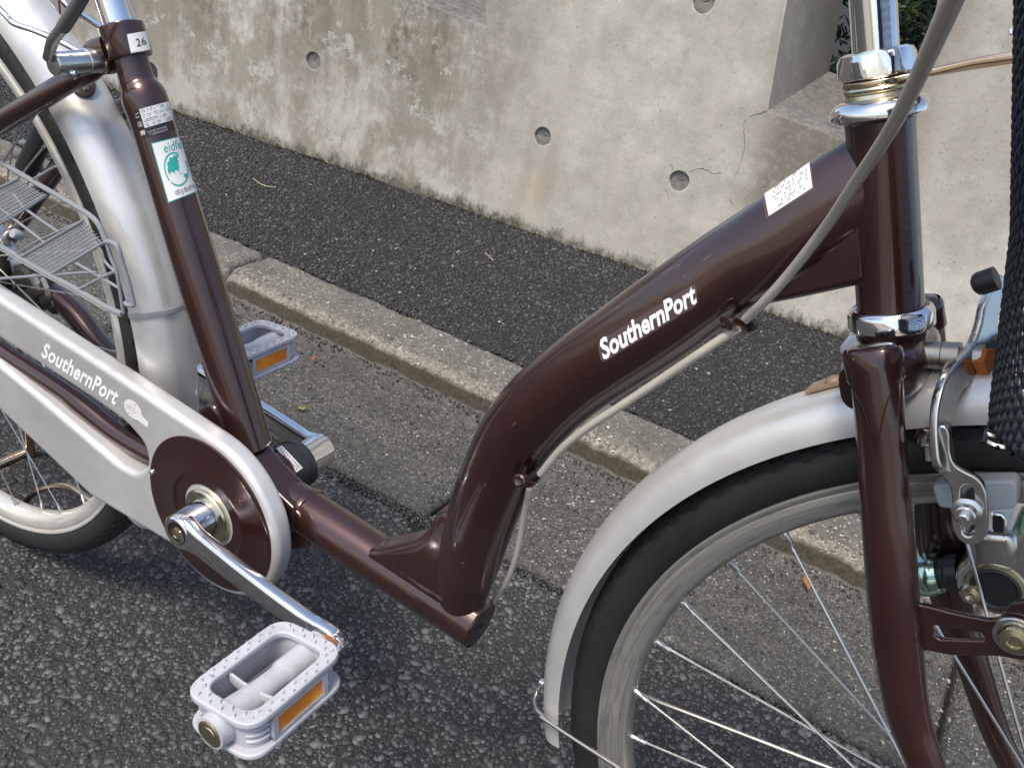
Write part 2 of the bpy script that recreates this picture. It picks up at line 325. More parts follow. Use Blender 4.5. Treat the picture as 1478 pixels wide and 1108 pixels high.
def tube(path, rad, seg=16, cap=True, ref=(0, 1, 0), power=2., fn=None):
    """path: points; rad: one number, a list, or list of (a, b): a along ref side, b across"""
    P = [Vector(p[:3]) for p in path]; n = len(P)
    R = [rad]*n if not hasattr(rad, '__len__') else list(rad)
    R = [(r, r) if not hasattr(r, '__len__') else tuple(r) for r in R]
    v = []; f = []; ref = Vector(ref).normalized()
    prev = None
    for i in range(n):
        t = (P[min(i+1, n-1)]-P[max(i-1, 0)]).normalized()
        base = prev if prev is not None else ref
        a = base-t*base.dot(t)
        if a.length < 1e-4: a = t.orthogonal()
        a.normalize(); b = t.cross(a); prev = a
        for k in range(seg):
            q = 2*PI*k/seg; c_, s_ = math.cos(q), math.sin(q)
            if power != 2.:
                c_ = math.copysign(abs(c_)**(2/power), c_); s_ = math.copysign(abs(s_)**(2/power), s_)
            p = P[i]+a*(c_*R[i][0])+b*(s_*R[i][1])
            if fn: p = fn(p, i, q, t)
            v.append(p)
    for i in range(n-1):
        for k in range(seg):
            f.append((i*seg+k, i*seg+(k+1) % seg, (i+1)*seg+(k+1) % seg, (i+1)*seg+k))
    if cap:
        f.append(tuple(range(seg))[::-1]); f.append(tuple((n-1)*seg+k for k in range(seg)))
    return v, f
def T(name, mat, parent, path, rad, **k):
    ang = k.pop('angle', 40); return MB().add(*tube(path, rad, **k)).build(name, mat, parent, angle=ang)
def lathe(o, ax, prof, seg=40, closed=False):
    """prof: (radius, height along ax)"""
    o = Vector(o); ax = Vector(ax).normalized(); a = ax.orthogonal().normalized(); b = ax.cross(a); v = []; f = []; n = len(prof)
    for r, h in prof:
        for k in range(seg):
            q = 2*PI*k/seg; v.append(o+ax*h+(a*math.cos(q)+b*math.sin(q))*max(r, 1e-5))
    m = n if closed else n-1
    for i in range(m):
        j = (i+1) % n
        for k in range(seg): f.append((i*seg+k, i*seg+(k+1) % seg, j*seg+(k+1) % seg, j*seg+k))
    return v, f
def L(name, mat, parent, o, ax, prof, seg=40, xf=None, angle=35, closed=False):
    v, f = lathe(o, ax, prof, seg, closed)
    if xf: v = [xf(p) for p in v]
    return MB().add(v, f).build(name, mat, parent, angle=angle)
def ev_mesh(ob):
    bpy.context.view_layer.update(); dg = bpy.context.evaluated_depsgraph_get()
    me = bpy.data.meshes.new_from_object(ob.evaluated_get(dg)); d = ob.data; bpy.data.objects.remove(ob); bpy.data.curves.remove(d); return me
def area(P): return .5*sum(P[i][0]*P[(i+1) % len(P)][1]-P[(i+1) % len(P)][0]*P[i][1] for i in range(len(P)))
def plate2d(outline, holes=(), depth=.01, bevel=.0, res=3):
    cu = bpy.data.curves.new('c', 'CURVE'); cu.dimensions = '2D'; cu.fill_mode = 'BOTH'
    cu.extrude = max(depth/2-bevel, 1e-5); cu.bevel_depth = bevel; cu.bevel_resolution = res; cu.offset = -bevel
    for i, loop in enumerate([outline]+list(holes)):
        lp = [tuple(p) for p in loop]
        if (area(lp) > 0) != (i == 0): lp = lp[::-1]
        sp = cu.splines.new('POLY'); sp.points.add(len(lp)-1); sp.use_cyclic_u = True
        for k, p in enumerate(lp): sp.points[k].co = (p[0], p[1], 0, 1)
    ob = bpy.data.objects.new('c', cu); COL.objects.link(ob); return ev_mesh(ob)
def smoothloop(P, n=5):
    P = np.array([list(p)[:2] for p in P], float); m = len(P); out = []
    for i in range(m):
        a, b, c, d = P[i-1], P[i], P[(i+1) % m], P[(i+2) % m]
        for k in range(n):
            t = k/n; out.append(.5*((2*b)+(c-a)*t+(2*a-5*b+4*c-d)*t*t+(-a+3*b-3*c+d)*t**3))
    return [tuple(x) for x in out]
def fillet(P, r, n=5):
    """round polygon corners; r number or list"""
    out = []; m = len(P)
    for i in range(m):
        a, b, c = Vector(P[i-1][:2]), Vector(P[i][:2]), Vector(P[(i+1) % m][:2]); rr = r[i] if hasattr(r, '__len__') else r
        da, dc = (a-b), (c-b); q = min(rr, da.length*.45, dc.length*.45)
        if q < 1e-6: out.append(tuple(b)); continue
        p0, p1 = b+da.normalized()*q, b+dc.normalized()*q
        for k in range(n+1):
            t = k/n; out.append(tuple(p0*(1-t)**2+b*2*t*(1-t)+p1*t*t))
    return out
def plate_xz(name, mat, parent, P, holes=(), y0=-.01, y1=.01, bevel=.001, fn=None, angle=35, res=3):
    """outline in (x, z); y0 is the face nearest the camera"""
    me = plate2d([(p[0], p[1]) for p in P], [[(p[0], p[1]) for p in h] for h in holes], y1-y0, bevel, res)
    for v in me.vertices:
        x, z, d = v.co; q = Vector((x, (y0+y1)/2-d, z)); v.co = fn(q) if fn else q
    return link(name, me, mat, parent, angle=angle)
def xz(pts, Y, f=at): return [(f(u, v, Y)[0], f(u, v, Y)[2]) for u, v in pts]
def plate_frame(name, mat, parent, pts2, O, U, V_, depth, bevel=.0008, holes=(), angle=35):
    O, U, V_ = Vector(O), Vector(U).normalized(), Vector(V_).normalized(); Nn = U.cross(V_)
    me = plate2d(pts2, holes, depth, bevel)
    for v in me.vertices: v.co = O+U*v.co.x+V_*v.co.y+Nn*v.co.z
    return link(name, me, mat, parent, angle=angle)
def text_mesh(s, size=1., bold=0., shear=0., spacing=1.):
    cu = bpy.data.curves.new('t', 'FONT'); cu.body = s; cu.size = size; cu.offset = bold; cu.shear = shear; cu.space_character = spacing; cu.resolution_u = 3
    ob = bpy.data.objects.new('t', cu); COL.objects.link(ob); return ev_mesh(ob)
def bvh_of(obs):
    V, F = [], []
    for o in obs:
        k = len(V); V += [v.co.copy() for v in o.data.vertices]; F += [[i+k for i in p.vertices] for p in o.data.polygons]
    return BVHTree.FromPolygons(V, F)
def decal(name, mat, parent, me, quad, bvh, lift=.0003, refine=.004):
    """me: flat mesh; its bounding box is laid on photo quad (bl, br, tr, tl) and pressed onto the surface"""
    xs = [v.co.x for v in me.vertices]; ys = [v.co.y for v in me.vertices]; x0, x1, y0, y1 = min(xs), max(xs), min(ys), max(ys)
    bm = bmesh.new(); bm.from_mesh(me)
    mx = max((x1-x0), (y1-y0))
    for _ in range(3):
        es = [e for e in bm.edges if e.calc_length() > mx*.08]
        if not es: break
        bmesh.ops.subdivide_edges(bm, edges=es, cuts=1); bmesh.ops.triangulate(bm, faces=bm.faces)
    bm.to_mesh(me); bm.free(); bl, br, tr, tl = [np.array(q, float) for q in quad]; bad = []
    for v in me.vertices:
        a = (v.co.x-x0)/(x1-x0); b = (v.co.y-y0)/(y1-y0); px = (bl*(1-a)+br*a)*(1-b)+(tl*(1-a)+tr*a)*b
        d = Vector(ray(*px)).normalized(); h = bvh.ray_cast(Vector(CAM), d)
        if h[0] is None: bad.append(v.index); v.co = Vector((0, 0, 0)); continue
        nn = h[1] if h[1].dot(d) < 0 else -h[1]; v.co = h[0]+nn*lift
    if bad:
        bm = bmesh.new(); bm.from_mesh(me); bm.verts.ensure_lookup_table(); bmesh.ops.delete(bm, geom=[bm.verts[i] for i in bad], context='VERTS'); bm.to_mesh(me); bm.free()
    return link(name, me, mat, parent)
def rectmesh(nx=10, ny=10):
    V = [(i/nx, j/ny, 0) for j in range(ny+1) for i in range(nx+1)]; F = [(j*(nx+1)+i, j*(nx+1)+i+1, (j+1)*(nx+1)+i+1, (j+1)*(nx+1)+i) for j in range(ny) for i in range(nx)]
    me = bpy.data.meshes.new('r'); me.from_pydata(V, [], F); return me
def polymesh(polys, z=0):
    me = bpy.data.meshes.new('p'); V, F = [], []
    for P in polys: k = len(V); V += [(x, y, z) for x, y in P]; F.append(tuple(range(k, k+len(P))))
    me.from_pydata(V, [], F); return me

# ================================================================== SETTING
WA = math.radians(7.0); WO = Vector((-.204, 1.386, 0)); WU = Vector((math.cos(WA), math.sin(WA), 0)); WN = Vector((-math.sin(WA), math.cos(WA), 0))
ZP = .045                                                        # pavement level
# the road: big sheet, broken edge along the gutter
GA = math.radians(3.9)
def seam_y(x): return .387+math.tan(GA)*(x-.03)
def nz(x, y, z=0., s=1.): return mnoise.noise(Vector((x*s, y*s, z*s)))
def road():
    xs = list(np.linspace(-1.6, 1.6, 500)); mb = MB(); rows = []
    def edge(x):
        e = seam_y(x)-.012-.008*abs(nz(x, 3, 0, 9))-.005*nz(x, 7, 0, 40)
        # broken notch beside the block joint
        e -= .020*math.exp(-((x+.050)/.024)**2)
        return e
    ys = [-1.5, -.6, -.2, .1, .25, .33]
    V = []; F = []; nr = len(ys)+3
    for x in xs:
        e = edge(x)
        for y in ys: V.append((x, y, .0))
        V += [(x, e-.010, 0), (x, e-.003, -.001), (x, e, -.012)]
    for i in range(len(xs)-1):
        for k in range(nr-1): F.append((i*nr+k, (i+1)*nr+k, (i+1)*nr+k+1, i*nr+k+1))
    k = len(V)
    V += [(-30, -1.5, 0), (-1.6, -1.5, 0), (-1.6, seam_y(-1.6), 0), (-30, seam_y(-30)*1., 0), (1.6, -1.5, 0), (30, -1.5, 0), (30, seam_y(30), 0), (1.6, seam_y(1.6), 0), (-30, -30, 0), (30, -30, 0)]
    F += [(k, k+1, k+2, k+3), (k+4, k+5, k+6, k+7), (k+8, k+9, k+5, k)]
    tag(MB().add(V, F).build('road', 'road_asphalt', None, smooth=False), kind='structure')
road()
tag(MB().add([(-30, -30, .004), (30, -30, .004), (30, -2.8, .004), (-30, -2.8, .004)], [(0, 1, 2, 3)]).build('bounce_ground', 'bounce_concrete', None, smooth=False), kind='structure')  # unseen pale ground, added behind the camera to lighten reflections in metal and paint
tag(MB().add([(-60, -60, -.03), (60, -60, -.03), (60, 60, -.03), (-60, 60, -.03)], [(0, 1, 2, 3)]).build('ground', 'dirt', None, smooth=False), kind='structure')

# L-shaped gutter blocks with kerb, one object each
gut = tag(empty('gutter'), kind='structure')
JX = [-.062+.69*k for k in range(-6, 4)]
def kerb_block(x0, x1, i):
    prof = []                                                    # (y, z, f)
    def add(a, b, fa, fb, n, z=None):
        for k in range(n): t = k/n; prof.append((a[0]+(b[0]-a[0])*t, a[1]+(b[1]-a[1])*t, fa+(fb-fa)*t))
    add((.392, -.05), (.392, -.002), 0, 0, 1); add((.392, -.002), (.396, .003), 0, .01, 2); add((.396, .003), (.655, -.004), .01, .56, 26); add((.655, -.004), (.678, .000), .56, .60, 4)
    add((.678, .000), (.684, .024), .60, .70, 7); add((.684, .024), (.706, .045), .70, .80, 7); add((.706, .045), (.790, .0455), .80, 1., 12); add((.790, .0455), (.795, .040), 1, 1, 2); prof.append((.797, -.05, 1.))
    n = max(3, int((x1-x0)/.006)); V = []; A = []; m = len(prof)
    for a in range(n+1):
        t = a/n; x = x0+(x1-x0)*t
        e = min(x-x0, x1-x); rnd = max(0, 1-e/.014)**2*.009+(.010*max(0, nz(x*3, i, 5, 20))*max(0, 1-e/.03))
        for (y, z, f) in prof:
            yy = y+math.tan(math.radians(2.8))*(x-.1)
            nn = nz(x, y, z, 22)*.0022+nz(x, y, z+3, 70)*.0014+nz(x, y+5, z, 5)*.002
            arr = math.exp(-((f-.80)/.05)**2)*max(0, nz(x, 9, 0, 30))*.006+math.exp(-((f-.70)/.03)**2)*max(0, nz(x, 19, 0, 50))*.005
            dz = -rnd if z > -.01 else 0
            V.append((x, yy+arr*.5+nn*.6, z+nn-arr+dz)); A.append((f, t, 0))
    F = [(a*m+k, (a+1)*m+k, (a+1)*m+k+1, a*m+k+1) for a in range(n) for k in range(m-1)]
    F += [tuple(range(m)), tuple(n*m+k for k in range(m))[::-1]]
    me = bpy.data.meshes.new('gutter_block'); me.from_pydata(V, [], F); me.update()
    at_ = me.attributes.new('prof', 'FLOAT_VECTOR', 'POINT'); at_.data.foreach_set('vector', np.array(A, 'f').ravel())
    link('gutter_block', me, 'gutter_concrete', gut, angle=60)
for i in range(len(JX)-1): kerb_block(JX[i]+.0042, JX[i+1]-.0042, i)
V = []; F = []
for k, x in enumerate(np.linspace(-1.6, 1.6, 400)):
    y = seam_y(x); V += [(x, y-.05, -.006), (x, y-.008, -.0065+.0025*nz(x, 2, 0, 90)), (x, y+.003, -.005+.003*nz(x, 5, 0, 90)), (x, y+.012, -.006)]
F = [(a*4+k, a*4+4+k, a*4+5+k, a*4+1+k) for a in range(399) for k in range(3)]
tag(MB().add(V, F).build('seam_dirt', 'dirt', None), kind='stuff')
# pavement strip between kerb and wall
def pave():
    me = MB().add([(-5, .44, ZP-.004), (4, .86, ZP-.004), (4, 1.98, ZP-.004), (-5, .79, ZP-.004)], [(0, 1, 2, 3)])
    xs = np.linspace(-4, 3, 240); V = []; F = []
    for x in xs:
        y0 = .795+math.tan(math.radians(2.8))*(x-.1)+.004*nz(x, 1, 0, 30); y1 = WO.y+(x-WO.x)*math.tan(WA)+.01
        for k in range(5): V.append((x, y0+(y1-y0)*(0, .02, .3, .65, 1)[k], ZP-.0025+(-.012 if k == 0 else 0)))
    for i in range(len(xs)-1):
        for k in range(4): F.append((i*5+k, (i+1)*5+k, (i+1)*5+k+1, i*5+k+1))
    tag(MB().add(V, F).build('pavement', 'pavement_asphalt', None), kind='structure')
pave()

# loose and embedded aggregate: real stones
def ico():
    bm = bmesh.new(); bmesh.ops.create_icosphere(bm, subdivisions=1, radius=1); V = np.array([v.co[:] for v in bm.verts]); F = np.array([[v.index for v in f.verts] for f in bm.faces]); bm.free(); return V, F
def octa():
    return np.array([[1, 0, 0], [0, 1, 0], [-1, 0, 0], [0, -1, 0], [0, 0, 1], [0, 0, -1.]]), np.array([[0, 1, 4], [1, 2, 4], [2, 3, 4], [3, 0, 4], [1, 0, 5], [2, 1, 5], [3, 2, 5], [0, 3, 5]])
def stones(name, mat, pos, size, shape, flat=.55, sink=.25, top=9., boost=None):
    BV, BF = shape; n = len(pos); nv = len(BV); TI = rng.uniform(0, 1, n)**1.15; size = size*np.where(TI > .9, .62, 1.)
    T0 = TI.copy(); TI = TI*(1+.35*np.array([mnoise.noise(Vector((a*4, b*4, 3))) for a, b in pos[:, :2]]))+.10*np.array([mnoise.noise(Vector((a*13, b*13, 7))) for a, b in pos[:, :2]]); TI = np.where(T0 > .93, T0, np.clip(TI, 0, .92))
    if boost is not None: TI = np.clip(TI+boost*rng.uniform(.3, 1, n), 0, .96)
    V = np.repeat(BV[None], n, 0)*(1+rng.uniform(-.33, .33, (n, nv, 1)))
    V *= np.stack([rng.uniform(.75, 1.4, n), rng.uniform(.5, 1.0, n), rng.uniform(flat*.7, flat*1.3, n)], 1)[:, None, :]
    a = rng.uniform(0, 2*PI, n); c, s_ = np.cos(a)[:, None], np.sin(a)[:, None]
    X = V[:, :, 0]*c-V[:, :, 1]*s_; Y = V[:, :, 0]*s_+V[:, :, 1]*c
    tx = rng.uniform(-.35, .35, n)[:, None]; Z = np.minimum(V[:, :, 2], top+rng.uniform(-.12, .12, (n, 1)))+X*tx*.5
    W = np.stack([X, Y, Z], 2)*size[:, None, None]; W[:, :, 2] -= (size*sink)[:, None]; W += pos[:, None, :]
    F = (BF[None]+(np.arange(n)*nv)[:, None, None]).reshape(-1, 3)
    me = bpy.data.meshes.new(name); me.vertices.add(n*nv); me.vertices.foreach_set('co', W.reshape(-1).astype('f'))
    me.loops.add(F.size); me.loops.foreach_set('vertex_index', F.reshape(-1).astype('i')); me.polygons.add(len(F))
    me.polygons.foreach_set('loop_start', (np.arange(len(F))*3).astype('i')); me.polygons.foreach_set('loop_total', np.full(len(F), 3, 'i')); me.update(); me.validate()
    at_ = me.attributes.new('tint', 'FLOAT', 'POINT'); at_.data.foreach_set('value', np.repeat(TI, nv).astype('f'))
    return link(name, me, mat, None, smooth=False)
def scatter(x0, x1, y0, y1, cell, ylo=None, yhi=None):
    gx = np.arange(x0, x1, cell); gy = np.arange(y0, y1, cell); X, Y = np.meshgrid(gx, gy); X = X.ravel()+rng.uniform(-.5, .5, X.size)*cell; Y = Y.ravel()+rng.uniform(-.5, .5, Y.size)*cell
    k = np.ones(X.size, bool)
    if yhi is not None: k &= Y < yhi(X)
    if ylo is not None: k &= Y > ylo(X)
    return X[k], Y[k]
tG = math.tan(GA); t28 = math.tan(math.radians(2.8)); tW = math.tan(WA)
X, Y = scatter(-.95, .80, -.40, .5, .0052, yhi=lambda x: .387+tG*(x-.03)-.017-.020*np.exp(-((x+.050)/.024)**2))
seam = .387+tG*(X-.03)
def nzv(X, Y, sc_): return np.array([mnoise.noise(Vector((a*sc_, b*sc_, 0))) for a, b in zip(X, Y)])
tag(stones('road_gravel', 'road_aggregate', np.stack([X, Y, np.zeros(X.size)], 1), rng.gamma(4, .00072, X.size).clip(.0013, .0062), ico(), .8, .12, .32, boost=.45*np.clip(1-(seam-.02-Y)/.10, 0, 1)*np.clip(.6+nzv(X, Y, 14), 0, 1.2)), kind='stuff')
X, Y = scatter(-2.0, .55, .6, 1.6, .0064, ylo=lambda x: .800+t28*(x-.1), yhi=lambda x: WO.y+(x-WO.x)*tW-.004)
tag(stones('pavement_gravel', 'pavement_aggregate', np.stack([X, Y, np.full(X.size, ZP-.001)], 1), rng.gamma(4, .00072, X.size).clip(.0010, .0060), ico(), .8, .14, .34), kind='stuff')
# grit lying in the gutter and crumbs along the kerb foot
X = rng.uniform(-1.3, 1.1, 5200); q = rng.uniform(0, 1, 5200); Y = np.where(q < .5, .395+rng.uniform(0, .28, 5200), .672-abs(rng.normal(0, .012, 5200)))+t28*(X-.1)
tag(stones('gutter_grit', 'road_aggregate', np.stack([X, Y, np.full(X.size, .001)], 1), rng.gamma(3, .0005, X.size).clip(.0007, .0035), octa(), .7, .0), kind='stuff')

stone_tint('concrete_aggregate', (.022, .022, .021), (.11, .107, .098), .75, (.42, .41, .38), hi=.82); stone_tint('kerb_chips', (.06, .055, .048), (.20, .185, .16), .75, (.5, .47, .42), hi=.8)
gbv = bvh_of([o for o in bpy.data.objects if o.name.startswith('gutter_block')])
def onsurf(X, Y):
    out = []
    for x, y in zip(X, Y):
        h = gbv.ray_cast(Vector((x, y, .2)), Vector((0, 0, -1))); out.append(h[0].z if h[0] is not None else -.1)
    return np.array(out)
X = rng.uniform(-1.2, 1.1, 30000); Y = rng.uniform(.398, .672, 30000)+t28*(X-.1)
tag(stones('gutter_aggregate', 'concrete_aggregate', np.stack([X, Y, onsurf(X, Y)], 1), rng.gamma(3, .0007, X.size).clip(.0006, .0046), octa(), .6, .10, .25), kind='stuff')
X = rng.uniform(-1.5, 1.1, 14000); Y = rng.uniform(.686, .795, 14000)+t28*(X-.1)
tag(stones('kerb_aggregate', 'kerb_chips', np.stack([X, Y, onsurf(X, Y)], 1), rng.gamma(3, .00065, X.size).clip(.0006, .0042), octa(), .6, .10, .25), kind='stuff')

X = rng.uniform(-1.2, 1.1, 9000); Y = .387+tG*(X-.03)+rng.normal(-.004, .008, 9000)
tag(stones('seam_grit', 'pavement_aggregate', np.stack([X, Y, np.full(X.size, -.0045)], 1), rng.gamma(3, .0007, X.size).clip(.0006, .0038), octa(), .8, .0), kind='stuff')
# concrete wall
wall = tag(empty('concrete_wall', (WO.x, WO.y, ZP)), 'stained fair-faced concrete boundary wall with round tie holes beside the pavement', 'wall')
def wp(s, z, n=0.): return WO+WU*s+WN*n+Vector((0, 0, z))
def wall_px(u, v, n=0.):
    q = onplane(u, v, np.array((WO+WN*n)[:]), np.array(WN[:])); return (q-WO).dot(WU), q.z
s1, z1 = wall_px(1197, 103, .30); SH = ((s1-.16)/.30, (z1-.452)/.30)
outl = [(-1.79, -.2), (1.8, -.2), (1.8, 1.7), (.221, 1.7), (.438, .427), (.16, .452), (-.01, 1.7), (-.72, 1.7), (-.49, .468), (-.672, .485), (-1.79, .59)]
HOLES = [(-.94, .285), (-.307, .271), (.023, .264), (-.025, .619), (-1.55, .31), (.72, .25), (.62, .80)]
HR = [.0205, .0195, .0215, .0215, .02, .02, .02]
def circ(c, r, n=28, k=1.): return [(c[0]+r*math.cos(2*PI*i/n)*(1+.03*math.sin(3*i*2*PI/n+c[0]*9)), c[1]+r*math.sin(2*PI*i/n)) for i in range(n)]
TH = .30
me = plate2d(outl, [circ(h, r) for h, r in zip(HOLES, HR)], TH, .003, 2)
wpos = []
for v in me.vertices:
    s_, z_, d = v.co; n_ = TH/2-d; n_ = max(0, n_)
    s2, z2 = s_+SH[0]*n_*(1 if z_ > .1 else 0), z_+SH[1]*n_*(1 if z_ > .1 else 0)
    hole = any((s_-h[0])**2+(z_-h[1])**2 < (r*1.15)**2 for h, r in zip(HOLES, HR))
    if hole: s2, z2, n_ = s_, z_, min(n_, .008)
    v.co = wp(s2, z2, n_)-Vector((WO.x, WO.y, ZP)); wpos.append((s_, z_, 0))
a_ = me.attributes.new('wallpos', 'FLOAT_VECTOR', 'POINT'); a_.data.foreach_set('vector', np.array(wpos, 'f').ravel())
link('wall_body', me, 'wall_concrete', wall, angle=30)
for h, r in zip(HOLES, HR):
    V = []; n = 24
    for rr, nn in ((r*1.06, .0070), (r*.62, .0062), (r*.3, .0080), (0.0002, .0082)):
        for k in range(n): q = 2*PI*k/n; V.append(wp(h[0]+rr*math.cos(q), h[1]+rr*math.sin(q), nn+.002*nz(q, rr*100, h[0], 2))-Vector((WO.x, WO.y, ZP)))
    MB().add(V, [(i*n+k, i*n+(k+1) % n, (i+1)*n+(k+1) % n, (i+1)*n+k) for i in range(3) for k in range(n)]).build('hole_plug', 'plug_mortar', wall)
def crack(px, w_=.0011):
    P = [wall_px(u, v) for u, v in px]; Q = []
    for i in range(len(P)-1):
        for k in range(5): t = k/5; Q.append((P[i][0]*(1-t)+P[i+1][0]*t+random.uniform(-1, 1)*.0022, P[i][1]*(1-t)+P[i+1][1]*t+random.uniform(-1, 1)*.0022))
    path = [wp(s_, z_, -.0001)-Vector((WO.x, WO.y, ZP)) for s_, z_ in Q]
    T('crack', 'crack_dark', wall, path, [(.0004, w_*random.uniform(.4, 1.)*(1-abs(i/len(path)-.4)*1.2+.2)) for i in range(len(path))], seg=6, ref=WN)
crack([(995, 247), (1012, 243), (1028, 249), (1047, 251)], .0009); crack([(1076, 170), (1073, 190), (1075, 210), (1068, 236), (1060, 262)], .0005)
crack([(972, 245), (966, 235)], .0007); crack([(962, 272), (968, 290)], .0007); crack([(980, 252), (986, 262), (981, 273)], .0007); crack([(1052, 285), (1060, 302)], .0007); crack([(1110, 160), (1095, 164), (1078, 170)], .0009)
# moss tufts along the wall foot
def tufts():
    V = []; F = []; rs = random.Random(3)
    for i in range(5200):
        s_ = rs.uniform(-1.8, 1.0); c = nz(s_, 1, 0, 7); 
        if rs.random() > .50+c: continue
        h = rs.uniform(.002, .008)*(1+1.5*max(0, nz(s_, 4, 0, 14))); n_ = -abs(rs.gauss(0, .006)); p = wp(s_, ZP-.003, n_)
        a = rs.uniform(0, PI); d = Vector((math.cos(a), math.sin(a), 0))*rs.uniform(.001, .0025); lean = Vector((rs.uniform(-1, 1), rs.uniform(-1, .3), 0))*h*.4; k = len(V)
        V += [p-d, p+d, p+lean+Vector((0, 0, h)), p+Vector((-d.y, d.x, h*.4))]; F += [(k, k+1, k+2), (k, k+1, k+3)]
    tag(MB().add(V, F).build('moss', 'moss', None, smooth=False), kind='stuff')
tufts()
# terrace behind the low part of the wall, and planting bed behind the opening
def quadprism(name, P, mat, parent=None, dz=-.2, kind='structure'):
    V = [Vector(p) for p in P]+[Vector(p)+Vector((0, 0, dz)) for p in P]
    o = MB().add(V, [(0, 1, 2, 3), (7, 6, 5, 4), (0, 4, 5, 1), (1, 5, 6, 2), (2, 6, 7, 3), (3, 7, 4, 0)]).build(name, mat, parent, smooth=False)
    if parent is None and kind: tag(o, kind=kind)
    return o
def back(s_, z_, n_): return wp(s_+SH[0]*n_, z_+SH[1]*n_, n_)
terr = quadprism('terrace', [back(-3.2, .70, .31), back(-.49, .452, .31), back(-.49, .452, 3), back(-3.2, .70, 3)], 'joint')
for i in range(9):
    for j in range(3):
        a0, a1 = -.49-.3*(i+1)+.004, -.49-.3*i-.004; zz = lambda q: .464+(-.49-q)*.093
        n0, n1 = .312+.3*j, .312+.3*j+.292
        quadprism('paving_tile', [back(a0, zz(a0), n0), back(a1, zz(a1), n0), back(a1, zz(a1), n1), back(a0, zz(a0), n1)], 'slate_tile', terr, -.02)
for i in range(5):                                               # the wall's own coping course
    a0, a1 = -.672-.30*(i+1), -.672-.30*i
quadprism('planting_bed', [back(.1, .40, .31), back(.9, .36, .31), back(.9, .36, 2.2), back(.1, .40, 2.2)], 'dirt', None)
# tiled wall past the left end
tw = tag(empty('tiled_wall', wp(-2.2, ZP, .2)), 'low pinkish tiled wall continuing past the left end of the concrete wall', 'wall')
o_ = quadprism('wall_core', [wp(-3.4, 1.2, .02), wp(-1.80, 1.2, .02), wp(-1.80, 1.2, .3), wp(-3.4, 1.2, .3)], 'joint', None, -1.4, None); o_.parent = tw; o_.matrix_parent_inverse = Matrix.Translation(-tw.location)
for i in range(7):
    for j in range(6):
        a0 = -1.803-.2*(i+1); z0 = .0+.2*j
        P = [wp(a0+.003, z0+.194, .008), wp(a0+.197, z0+.194, .008), wp(a0+.197, z0+.194, .03), wp(a0+.003, z0+.194, .03)]
        o_ = quadprism('tile', P, 'pink_tile', None, -.19, None); o_.parent = tw; o_.matrix_parent_inverse = Matrix.Translation(-tw.location)
# shrub
def shrub():
    base = back(.36, .38, .60); sh = tag(empty('shrub', base), 'dark green leafy shrub behind the opening in the concrete wall', 'shrub')
    rs = random.Random(5); V = []; F = []; Tn = []; mb = MB()
    tips = []
    for i in range(1150):
        s_ = rs.uniform(.02, .86); n_ = rs.uniform(.36, 1.1); h = .34+rs.uniform(-.02, .75)*(.5+.5*min(1, (n_-.3)*3)); tips.append(back(s_, h, n_)-base)
    for i in range(26):
        t = rs.choice(tips); r0 = Vector((rs.uniform(-.2, .2), rs.uniform(-.05, .2), -.1)); mid = (r0+t)*.5+Vector((rs.uniform(-.04, .04), rs.uniform(-.04, .04), .03))
        mb.add(*tube(cr([r0, mid, t], 4), .0035, seg=5))
    for t in tips:
        tone = rs.random(); axis = Vector((rs.uniform(-.5, .5), rs.uniform(-.9, .1), rs.uniform(.3, 1))).normalized(); a = axis.orthogonal().normalized(); b = axis.cross(a)
        for k in range(rs.randint(7, 11)):
            q = 2.4*k; d = (a*math.cos(q)+b*math.sin(q)+axis*rs.uniform(.0, .9)).normalized(); Ln = rs.uniform(.022, .040); wd = Ln*.18; sd_ = d.cross(axis)
            if sd_.length < .1: sd_ = a
            sd_.normalize(); up = sd_.cross(d).normalized(); o = t+axis*(-.004*k)+d*.003; m = len(V)
            pts = [(0, 0), (.3, .8), (.65, 1.), (1, 0)]
            V += [o, o+d*Ln*.35+sd_*wd+up*.002, o+d*Ln*.7+sd_*wd*.9+up*.001, o+d*Ln-up*.003, o+d*Ln*.7-sd_*wd*.9+up*.001, o+d*Ln*.35-sd_*wd+up*.002, o+d*Ln*.5-up*.0015]
            F += [(m, m+1, m+6), (m+1, m+2, m+6), (m+2, m+3, m+6), (m+3, m+4, m+6), (m+4, m+5, m+6), (m+5, m, m+6)]
            tt = min(1, max(0, tone*.6+rs.random()*.5)); Tn += [tt]*7
    me = bpy.data.meshes.new('foliage'); me.from_pydata([v[:] for v in V], [], F); me.update(); A = me.attributes.new('tint', 'FLOAT', 'POINT'); A.data.foreach_set('value', np.array(Tn, 'f'))
    tag(link('foliage', me, 'leaf_green', sh), kind='stuff'); mb.build('branches', 'bark', sh)
shrub()
# leaves on the gutter
def leaf(name, label, u, v, Ln, wd, ang, mat, z=.004):
    c = atz(u, v, z); V = []; F = []; n = 10
    for i in range(n+1):
        t = i/n; w_ = wd*math.sin(PI*min(1, t*1.04))**.8*(1-.3*t)
        for k in (-1, 0, 1): V.append(Vector((Ln*(t-.5), k*w_/2, .0035*abs(k)+.004*t*t+.0015*math.sin(t*7))))
    for i in range(n):
        for k in range(2): F.append((i*3+k, (i+1)*3+k, (i+1)*3+k+1, i*3+k+1))
    V2, F2 = tube([Vector((Ln*.5, 0, .004)), Vector((Ln*.62, .002, .005)), Vector((Ln*.74, .001, .003))], .0006, seg=5)
    mb = MB().add(V, F).add(V2, F2); o = mb.build(name, mat); o.location = c; o.rotation_euler = (0, 0, ang)
    so_ = o.modifiers.new('solid', 'SOLIDIFY'); so_.thickness = .0003
    tag(o, label, 'leaf'); return o
